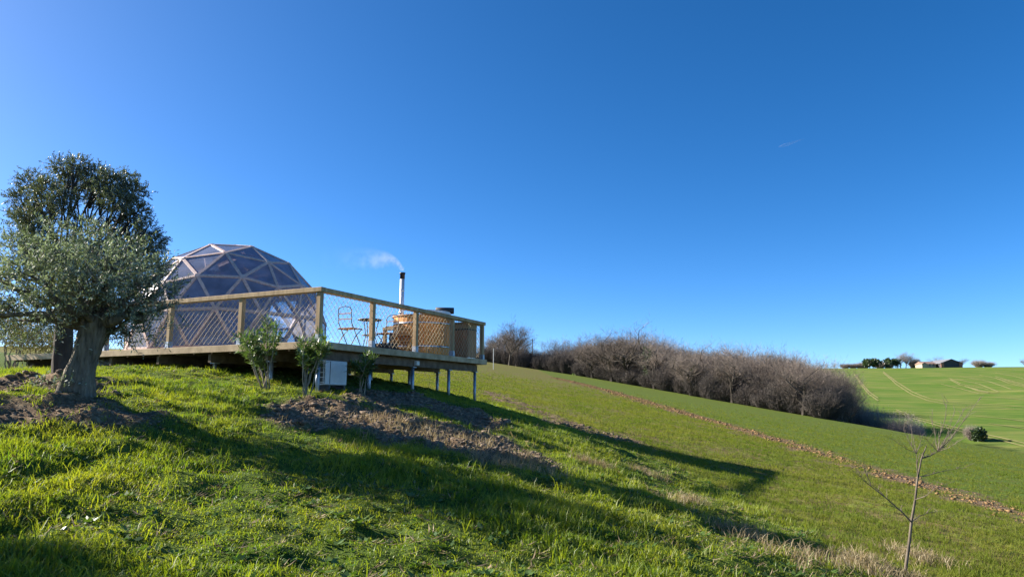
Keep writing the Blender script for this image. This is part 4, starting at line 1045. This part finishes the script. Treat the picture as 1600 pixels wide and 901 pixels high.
sm_ = bpy.data.meshes.new('stem'); sm_.from_pydata(stem_me.v, [], stem_me.f); sm_.materials.append(M['oak_bark'])
def scrub(x, y, w, h, kind, rz, label, group=None, name='scrub_bush'):
    t = thing(name, label, 'bush', (x, y, h1(x, y) - .05), group); t.scale = (w, w, h); t.rotation_euler = (0, 0, rz)
    link('twigs', SCR[kind], None, t); link('stem', sm_, None, t); return t
for i in range(70):                        # undergrowth along the wood edge
    px = 900 + 390 * (i + rg.uniform(0, 1)) / 70; d = edge_d(px) + rg.uniform(-.5, 4); x = (px - 800) / FPX * d
    scrub(x, d, rg.uniform(1.6, 3.0), rg.uniform(1.6, 4.6), 3 + rg.randrange(3), rg.uniform(0, 6), 'grey-brown bramble thicket at the foot of the wood', 'thickets at the foot of the wood')
for i in range(40):                        # dark hedge line
    px = 752 + 138 * (i + rg.uniform(0, 1)) / 40; d = edge_d(px) + rg.uniform(2, 9); x = (px - 800) / FPX * d
    t = scrub(x, d, rg.uniform(1.8, 2.8), rg.uniform(3.2, 4.6), 3 + rg.randrange(3), rg.uniform(0, 6), 'dense dark bush of the hedge along the pale grass strip', 'bushes of the far hedge', 'hedge_bush')
for i, (px, py, w) in enumerate([(1322, 622, 4.6), (1338, 634, 4.2), (1352, 640, 3.6), (1366, 647, 3.4), (1378, 652, 3.0), (1392, 655, 3.2), (1404, 654, 3.4), (1415, 660, 3.0), (1424, 664, 1.8), (1310, 618, 5.0), (1330, 615, 4.4)]):
    d = 92 + (1424 - px) * .12; x = (px - 800) / FPX * d; h = max(2.0, ray(800, py - 12, d).z - h1(x, d))
    scrub(x, d, w * .6, min(h, 6.5), 6 + i % 3, i * 1.3, 'round grey leafless bush of the hedge in the valley', 'bushes of the valley hedge', 'hedge_bush')
q = pix(1531, 690); d = float(q[1]) + 0
t = thing('evergreen_bush', 'small dark evergreen bush alone on the far field slope', 'bush', (q[0], q[1], h1(q[0], q[1])))
s = d / FPX; ng = np.random.default_rng(5)
(V, F), (a, b) = shoots([(q[0] + dx * s, q[1], h1(q[0], q[1]) + dz * s) for dx, dz in ((-3, 5), (4, 6), (0, 12), (3, 14), (-4, 12))], [6 * s] * 5, [1] * 5, 420, .3, ng, .4, 6, .26, .16)
np_mesh('foliage', V, F, 'ivy', t); MB().tube([(q[0], q[1], h1(q[0], q[1]) - .1), (q[0], q[1], h1(q[0], q[1]) + 10 * s)], .08, 6).build('stem', 'dark_bark', t)
scrub(q[0] - .3, q[1] + 1.2, 15 * s, 24 * s, 0, .4, 'pale leafless bush around the small dark evergreen on the far slope')

# ------------------------------------------------------------------ farm on the far ridge
RD = 385.0
def far(px, d=RD): return (px - 800) / FPX * d
hx = far(1443); hz0 = h1(hx, RD); s = RD / FPX
house = thing('farmhouse', 'cream farmhouse with low tiled roof on the far ridge', 'house', (hx, RD, hz0))
w_, d_, hh = 19 * s, 8.0, 5.5 * s
MB().box((hx, RD, hz0 + hh / 2 - .3), (w_, d_, hh + .6)).build('wall', 'plaster', house)
q = MB(); e = .4
q.add([(hx - w_ / 2 - e, RD - d_ / 2 - e, hz0 + hh - .05), (hx + w_ / 2 + e, RD - d_ / 2 - e, hz0 + hh - .05), (hx + w_ / 2 + e, RD + d_ / 2 + e, hz0 + hh - .05), (hx - w_ / 2 - e, RD + d_ / 2 + e, hz0 + hh - .05), (hx - w_ / 2 - e, RD, hz0 + hh + 1.5), (hx + w_ / 2 + e, RD, hz0 + hh + 1.5)],
      [(0, 1, 5, 4), (2, 3, 4, 5), (0, 4, 3), (1, 2, 5), (3, 2, 1, 0)]).build('roof', 'rooftile', house)
for k in range(3):
    w1 = MB().box((hx - w_ * .3 + k * w_ * .3, RD - d_ / 2 - .03, hz0 + 1.5), (1.0, .08, 1.3)).build('window', 'window', house)
ann = thing('farm_annexe', 'small pale annexe with white gable before the cream farmhouse', 'shed', (far(1438, RD - 8), RD - 8, h1(far(1438, RD - 8), RD - 8)))
ax_, az_ = ann.location.x, ann.location.z
MB().box((ax_, RD - 8, az_ + .9), (2.6, 4, 2.4)).build('wall', 'plaster', ann)
MB().add([(ax_ - 1.5, RD - 10.2, az_ + 2.05), (ax_ + 1.5, RD - 10.2, az_ + 2.05), (ax_ + 1.5, RD - 5.8, az_ + 2.05), (ax_ - 1.5, RD - 5.8, az_ + 2.05), (ax_, RD - 10.2, az_ + 2.9), (ax_, RD - 5.8, az_ + 2.9)], [(0, 4, 5, 3), (1, 2, 5, 4), (0, 1, 4), (2, 3, 5), (3, 2, 1, 0)]).build('roof', 'rooftile', ann)
bx_ = far(1471); bz = h1(bx_, RD); barn = thing('barn', 'dark open-gabled barn with pale sloping roof on the far ridge', 'barn', (bx_, RD, bz))
w_, d_, hh, rr = 32 * s, 14.0, 6 * s, 11.5 * s
MB().add([(bx_ - w_ / 2, RD - d_ / 2, bz - .5), (bx_ + w_ / 2, RD - d_ / 2, bz - .5), (bx_ + w_ / 2, RD - d_ / 2, bz + hh), (bx_, RD - d_ / 2, bz + rr), (bx_ - w_ / 2, RD - d_ / 2, bz + hh),
          (bx_ - w_ / 2, RD + d_ / 2, bz - .5), (bx_ + w_ / 2, RD + d_ / 2, bz - .5), (bx_ + w_ / 2, RD + d_ / 2, bz + hh), (bx_, RD + d_ / 2, bz + rr), (bx_ - w_ / 2, RD + d_ / 2, bz + hh)],
         [(0, 1, 2, 3, 4), (9, 8, 7, 6, 5), (0, 4, 9, 5), (1, 6, 7, 2), (0, 5, 6, 1)]).build('wall', 'barnwall', barn)
for sg in (-1, 1):
    a0 = Vector((bx_ + sg * (w_ / 2 + .5), RD - d_ / 2 - .5, bz + hh - .15)); a1 = Vector((bx_, RD - d_ / 2 - .5, bz + rr + .12)); dv = Vector((0, d_ + 1, 0)); up = Vector((0, 0, .2))
    MB().add([a0, a1, a1 + dv, a0 + dv, a0 + up, a1 + up, a1 + dv + up, a0 + dv + up], [(0, 1, 2, 3), (7, 6, 5, 4), (0, 4, 5, 1), (1, 5, 6, 2), (2, 6, 7, 3), (3, 7, 4, 0)]).build('roof', 'barnroof', barn)
for k, mm in ((-1, 'brickred'), (1, 'brickred')):
    MB().box((bx_ + k * w_ * .44, RD - d_ / 2 - .1, bz + 1.2), (1.6, .3, 2.6)).build('pier', mm, barn)
MB().box((bx_ - w_ * .05, RD - d_ / 2 - .06, bz + 1.4), (5.0, .1, 3.2)).build('doorway', 'black', barn)
for i, (px, py, w, h, ev) in enumerate([(1342, 566, 7, 5, 0), (1356, 562, 6, 6, 1), (1364, 560, 6, 7, 1), (1378, 563, 6, 6, 0), (1392, 560, 8, 7, 1), (1404, 552, 6, 8, 0), (1412, 551, 7, 9, 0), (1420, 556, 6, 7, 0), (1428, 558, 5, 5, 0), (1462, 557, 4, 6, 0), (1500, 560, 5, 5, 0), (1526, 561, 7, 4, 0), (1540, 564, 7, 3, 0), (1597, 560, 5, 6, 0), (1330, 568, 6, 5, 0), (1318, 570, 6, 5, 0), (1302, 566, 5, 6, 0), (1348, 565, 7, 5, 0), (1372, 565, 7, 5, 0), (1385, 563, 7, 5, 0), (1399, 562, 6, 6, 0), (1424, 562, 5, 5, 0)]):
    d = RD + (-14 if i in (1, 2, 4) else 10); x = far(px, d); z0 = h1(x, d); tz = max(3.0, ray(800, py, d).z - z0)
    if ev:
        t = thing('evergreen_tree', 'round dark evergreen tree left of the farm on the far ridge', 'tree', (x, d, z0), 'dark evergreens on the far ridge'); ng = np.random.default_rng(500 + i)
        (V, F), (a, b) = shoots([(x + ng.normal() * w * .3, d + ng.normal(), z0 + tz * ng.uniform(.3, .8)) for _ in range(8)], [tz * .26] * 8, [1] * 8, 300, .9, ng, .5, 8, .7, .4)
        np_mesh('crown', V, F, 'ivy', t); MB().tube([(x, d, z0 - .3), (x, d, z0 + tz * .5)], .2, 6).build('trunk', 'dark_bark', t)
    elif i in (0, 8, 11, 12, 14, 15, 17, 18, 19, 21): scrub(x, d, w * .75, tz, i % 3, i, 'leafless thicket on the skyline of the far ridge', 'thickets on the far ridge')
    else: bare_tree(x, d, tz, i % 5, i, 1.3, 'leafless tree on the skyline of the far ridge', 'leafless trees on the far ridge')
# poles
q = pix(771, 577); hh = ray(771, 545, q[1]).z - h1(q[0], q[1])
pl_ = thing('thin_pole', 'thin pale pole at the edge of the field beyond the terrace', 'pole', (q[0], q[1], h1(q[0], q[1])))
MB().tube([(q[0], q[1], h1(q[0], q[1]) - .2), (q[0], q[1], h1(q[0], q[1]) + hh)], .04, 8).build('shaft', 'pole', pl_)
MB().tube([(q[0], q[1], h1(q[0], q[1]) + hh), (q[0], q[1], h1(q[0], q[1]) + hh + .06)], .05, 8).build('cap', 'galv', pl_)
d = 170; x = (832 - 800) / FPX * d; z0 = h1(x, d); zt = ray(800, 529, d).z
up_ = thing('utility_pole', 'slender utility pole above the dark hedge', 'pole', (x, d, z0))
MB().tube([(x, d, z0 - .3), (x, d, zt)], [.14, .10], 8).build('shaft', 'oak_bark', up_)
MB().box((x, d, zt - .4), (1.2, .1, .1)).build('crossarm', 'oak_bark', up_)

# wheel tracks drilled through the crop of the far hillside
def track(pts, width, name='wheel_track', lab='pale wheel track curving through the green crop of the far hillside'):
    P = [pix(*p) for p in pts]; P = [Vector((p[0], p[1], 0)) for p in P]; C = []
    for i in range(len(P) - 1):
        n_ = max(2, int((P[i + 1] - P[i]).length / 2.5))
        for k in range(n_): C.append(P[i].lerp(P[i + 1], k / n_))
    C.append(P[-1]); V = []; F = []
    for i, c in enumerate(C):
        d = (C[min(i + 1, len(C) - 1)] - C[max(i - 1, 0)]).normalized(); sd = Vector((-d.y, d.x, 0)) * width / 2
        for q in (c - sd, c + sd): V.append((q.x, q.y, h1(q.x, q.y) + .10))
        if i: F.append((2 * i - 2, 2 * i - 1, 2 * i + 1, 2 * i))
    o = np_mesh(name, V, F, 'track'); tag(o, lab, 'track', 'wheel tracks on the far hillside', 'structure')
for off in (0, 4.2):
    track([(1380, 580 + off * .5), (1400, 596 + off), (1425, 612 + off), (1450, 622 + off), (1480, 628 + off), (1530, 632 + off * .8)], .5)
    track([(1335, 584 + off * .4), (1345, 597 + off * .8), (1358, 612 + off), (1372, 622 + off)], .45)
    track([(1400, 640 + off * .6), (1430, 652 + off * .8), (1470, 663 + off), (1520, 675 + off), (1560, 684 + off), (1610, 696 + off)], .45)
    track([(1485, 592 + off * .4), (1500, 599 + off * .6), (1522, 604 + off * .8), (1545, 609 + off)], .5)
    track([(1515, 633 + off * .8), (1550, 632 + off), (1610, 637 + off)], .45)
    track([(1555, 588 + off * .6), (1575, 594 + off), (1610, 603 + off)], .6)
for a_, b_, c_ in (((1480, 590), (1530, 600), (1560, 612)), ((1500, 588), (1545, 596), (1580, 608)), ((1530, 586), (1570, 594), (1612, 606)), ((1555, 582), (1585, 588), (1612, 596)), ((1470, 600), (1500, 607), (1530, 615)), ((1540, 620), (1575, 622), (1612, 626)), ((1520, 650), (1565, 654), (1612, 660)), ((1545, 662), (1580, 667), (1612, 672))):
    track([a_, b_, c_], .55)
track([(1510, 604), (1530, 611), (1545, 614), (1560, 614)], .9)
track([(1580, 583), (1610, 585)], .8)

# ------------------------------------------------------------------ short contrail high in the sky
a = ray(1217, 230, 5200); b = ray(1256, 217, 5400)
m = MB(); pts = [a.lerp(b, i / 8) for i in range(9)]
m.tube(pts, [2, 9, 11, 10, 8, 6.5, 5, 3, 1], 8)
cm, n, l, out = mk('contrail_ice')
t_ = N(n, 'ShaderNodeBsdfTransparent'); d_ = N(n, 'ShaderNodeBsdfDiffuse', Color=(.9, .9, .92, 1)); mx = N(n, 'ShaderNodeMixShader', Fac=.07)
l.new(t_.outputs[0], mx.inputs[1]); l.new(d_.outputs[0], mx.inputs[2]); l.new(mx.outputs[0], out.inputs['Surface'])
tag(m.build('contrail', cm, None, True), 'short faint white contrail in the blue sky', 'contrail', kind='stuff')

# ------------------------------------------------------------------ grass, crop, straw and clods
def blades(P, H, W, rng, lean, three):
    """grass blades: P base points, H heights; three = curved blade of three faces, else one sliver"""
    n = len(P); a = rng.uniform(0, 6.283, n); sd = np.c_[np.cos(a), np.sin(a), np.zeros(n)]
    d = lean * rng.uniform(.3, 1.4, n)[:, None]; b = rng.uniform(0, 6.283, n); ld = np.c_[np.cos(b), np.sin(b), np.zeros(n)] * d + np.array([.05, 0, 0])
    tip = P + ld * H[:, None]; tip[:, 2] += H * np.sqrt(np.maximum(.15, 1 - (np.hypot(ld[:, 0], ld[:, 1]) * .8) ** 2))
    w = (W / 2)[:, None]
    if not three:
        V = np.stack([P - sd * w, P + sd * w, tip], 1).reshape(-1, 3); return V, np.arange(3 * n, dtype=np.int32).reshape(-1, 3)
    mid = P + ld * (H * .32)[:, None]; mid[:, 2] += H * .58
    V = np.stack([P - sd * w, P + sd * w, mid - sd * w * .8, mid + sd * w * .8, tip], 1).reshape(-1, 3)
    k = np.arange(n, dtype=np.int32)[:, None] * 5
    F = np.concatenate([k + [[0, 1, 3]], k + [[0, 3, 2]], k + [[2, 3, 4]]], 1).reshape(-1, 3)
    return V, F
def wedge(n, d0, d1, rng, power=1.0, x0=-120, x1=1720):
    d = d0 + (d1 - d0) * rng.random(n) ** power; px = rng.uniform(x0, x1, n); return (px - 800) / FPX * d, d
g = np.random.default_rng(2)
tx, ty = wedge(82000, 2.6, 21.0, g, 1.0)
so, fi, pg = masks(tx, ty)
under = ((tx - A.x) * UX.x + (ty - A.y) * UX.y > .5) & ((tx - A.x) * LX.x + (ty - A.y) * LX.y > .3)
patch = fbm(tx * .8, ty * .8, 90, 3)
keep = (g.random(len(tx)) > so * .96) & (g.random(len(tx)) > fi) & ~(under & (g.random(len(tx)) > .12)) 
tx, ty, patch, so = tx[keep], ty[keep], patch[keep], so[keep]
nb = 9; n = len(tx)
hh = np.clip(.040 + .12 * patch + .03 * g.gamma(1.2, 1.0, n) * (g.random(n) < .2), .026, .17)
rx = np.repeat(tx, nb) + g.normal(size=n * nb) * .035; ry = np.repeat(ty, nb) + g.normal(size=n * nb) * .035
rh = np.repeat(hh, nb) * g.uniform(.45, 1.2, n * nb); rw = g.uniform(.005, .0095, n * nb) * (1 + np.maximum(ry - 9, 0) * .06)
P = np.c_[rx, ry, ground_z(rx, ry) - .006]
nearb = ry < 8.5
V1, F1 = blades(P[nearb], rh[nearb], rw[nearb], g, .85, True); V2, F2 = blades(P[~nearb], rh[~nearb], rw[~nearb] * 1.2, g, .7, False)
gr = np_mesh('grass', np.concatenate([V1, V2]), np.concatenate([F1, F2 + len(V1)]), 'grass')
tag(gr, 'bright tufted green grass covering the bank', 'grass', kind='stuff')
# thin crop on the field
tx, ty = wedge(120000, 6.0, 72.0, g, 1.25, 560, 1720)
so, fi, pg = masks(tx, ty)
keep = (g.random(len(tx)) < fi) & (g.random(len(tx)) > sstep(28, 72, ty)) & (g.random(len(tx)) > .55 * (tx > sx_[0]) * sstep(-.5, 1.5, ty - np.interp(tx, np.sort(sx_), sy_[np.argsort(sx_)]))) & (g.random(len(tx)) < .45 + 1.1 * (fbm(tx * .7, ty * .7, 95, 3) + .35)) & (g.random(len(tx)) > pg) & (g.random(len(tx)) > so * .8)
tx, ty = tx[keep], ty[keep]; nb = 6; n = len(tx)
rx = np.repeat(tx, nb) + g.normal(size=n * nb) * .04; ry = np.repeat(ty, nb) + g.normal(size=n * nb) * .04
P = np.c_[rx, ry, ground_z(rx, ry) - .004]
V, F = blades(P, g.uniform(.03, .095, n * nb), g.uniform(.007, .012, n * nb) * (1 + np.maximum(ry - 12, 0) * .05), g, .7, False)
tag(np_mesh('crop', V, F, 'crop'), 'short thin green crop growing over the brown field', 'crop', kind='stuff')
# straw coloured grass on the lip of the bank and beside the sapling
LIP = P2([(850, 725), (905, 735), (960, 735), (1010, 760), (1075, 795), (1140, 810), (1200, 838)])
sx1, sy1 = [], []
ng = np.random.default_rng(8)
for px, py, r_, m_ in [(1300, 892, .24, 130), (1375, 896, .24, 150), (1430, 872, .20, 130), (760, 712, .35, 80), (820, 730, .30, 110), (700, 690, .6, 110), (620, 675, .5, 90), (925, 728, .14, 110), (1075, 792, .18, 130), (1010, 742, .15, 60), (1150, 830, .2, 60)]:
    q = pix(px, py); sx1 += list(q[0] + ng.normal(size=m_) * r_); sy1 += list(q[1] + ng.normal(size=m_) * r_)
tx = np.array(sx1); ty = np.array(sy1); kp = ng.random(len(tx)) < .25 + .75 * (fbm(tx * 1.6, ty * 1.6, 5, 2) > -.05); tx, ty = tx[kp], ty[kp]; nb = 9
rx = np.repeat(tx, nb) + ng.normal(size=len(tx) * nb) * .04; ry = np.repeat(ty, nb) + ng.normal(size=len(tx) * nb) * .04
P = np.c_[rx, ry, ground_z(rx, ry) - .005]
V, F = blades(P, ng.uniform(.04, .19, len(P)), ng.uniform(.004, .008, len(P)), ng, 1.1, True)
tag(np_mesh('dry_grass', V, F, 'straw'), 'dry straw-coloured grass along the lip of the bank', 'dry grass', kind='stuff')
# broad-leaved weeds and fallen leaves in the turf
def rosettes(name, n, mat, lab, cat, seed, k, ll, ww, tilt, d1=15.0):
    ng = np.random.default_rng(seed); tx, ty = wedge(n, 3.0, d1, ng, 1.0); so, fi, pg = masks(tx, ty); kp = (fi < .4) & (so < .7); tx, ty = tx[kp], ty[kp]; m_ = len(tx)
    sz = ng.uniform(.5, 1.3, m_); P = np.repeat(np.c_[tx, ty, ground_z(tx, ty) + .012], k, 0) + ng.normal(size=(m_ * k, 3)) * [.02, .02, .004]
    a = ng.uniform(0, 6.283, m_ * k); D = unit(np.c_[np.cos(a), np.sin(a), ng.uniform(*tilt, m_ * k)]); U = unit(np.cross(D, np.array([0, 0, 1.0]) + ng.normal(size=D.shape) * .25))
    V, F = leaf_mesh(P, D, U, ll * np.repeat(sz, k) * ng.uniform(.7, 1.2, m_ * k), ww * np.repeat(sz, k))
    tag(np_mesh(name, V, F, mat), lab, cat, kind='stuff')
M['weed'] = leafmat('broad_weed_leaf', (.045, .10, .016), (.10, .16, .03), .35, (1.2, 1.25, .5), .4, .06)
M['dead_leaf'] = leafmat('fallen_leaf', (.13, .09, .05), (.34, .26, .16), .2, (1.1, 1.0, .7), .5, .04)
rosettes('weeds', 2600, 'weed', 'low broad-leaved weeds among the grass', 'weeds', 31, 7, .065, .032, (.1, .7))
rosettes('fallen_leaves', 380, 'dead_leaf', 'scattered pale fallen leaves in the grass', 'leaves', 32, 1, .06, .035, (.1, .8))
rosettes('thatch', 5200, 'dead_leaf', 'dead brown blades lying between the grass tufts', 'thatch', 33, 4, .10, .008, (.05, .5))
# clods
def clods(name, tx, ty, sz, mat, lab, seed):
    ng = np.random.default_rng(seed); t = (1 + 5 ** .5) / 2
    iv = unit(np.array([(-1, t, 0), (1, t, 0), (-1, -t, 0), (1, -t, 0), (0, -1, t), (0, 1, t), (0, -1, -t), (0, 1, -t), (t, 0, -1), (t, 0, 1), (-t, 0, -1), (-t, 0, 1)], float))
    fi_ = np.array([(0, 11, 5), (0, 5, 1), (0, 1, 7), (0, 7, 10), (0, 10, 11), (1, 5, 9), (5, 11, 4), (11, 10, 2), (10, 7, 6), (7, 1, 8), (3, 9, 4), (3, 4, 2), (3, 2, 6), (3, 6, 8), (3, 8, 9), (4, 9, 5), (2, 4, 11), (6, 2, 10), (8, 6, 7), (9, 8, 1)], np.int32)
    n = len(tx); V = iv[None] * ng.uniform(.6, 1.35, (n, 12, 1)) * sz[:, None, None] * ng.uniform(.7, 1.3, (n, 1, 3)); V[..., 2] *= .55
    V += np.c_[tx, ty, ground_z(tx, ty) + sz * .2][:, None]
    F = (np.arange(n, dtype=np.int32)[:, None, None] * 12 + fi_[None]).reshape(-1, 3)
    tag(np_mesh(name, V.reshape(-1, 3), F, mat), lab, 'soil', kind='stuff')
tx, ty = wedge(150000, 6.0, 19.0, g, 1.0, -80, 980); so, fi, pg = masks(tx, ty); kp = g.random(len(tx)) < so * .55
clods('soil_clods', tx[kp], ty[kp], (.004 + .009 * g.gamma(1.3, 1.0, kp.sum())) * np.where(ty[kp] < 9.2, .6, 1.0), 'soil', 'crumbly dark earth clods on the bare soil patches', 3)
S = np.array(STRIP); seg = np.hypot(*np.diff(S, axis=0).T); cum = np.r_[0, np.cumsum(seg)]
n = 21000; t = cum[-1] * g.random(n) ** .8; t = cum[-1] - t
wv = .30 + .5 * (vnoise(t * .35, t * 0, 77) + .5); tx = np.interp(t, cum, S[:, 0]) + g.normal(size=n) * wv; ty = np.interp(t, cum, S[:, 1]) + g.normal(size=n) * wv
clods('ploughed_strip', tx, ty, .005 + .011 * g.gamma(1.1, 1.0, n) * (.7 + .3 * np.minimum(ty / 30, 2)), 'clay', 'strip of brown ploughed clods running across the field', 4)
print('terrain samples', [round(h1(*q), 2) for q in ((-3.6, 12), (-.9, 18), (3, 12), (0, 0))])
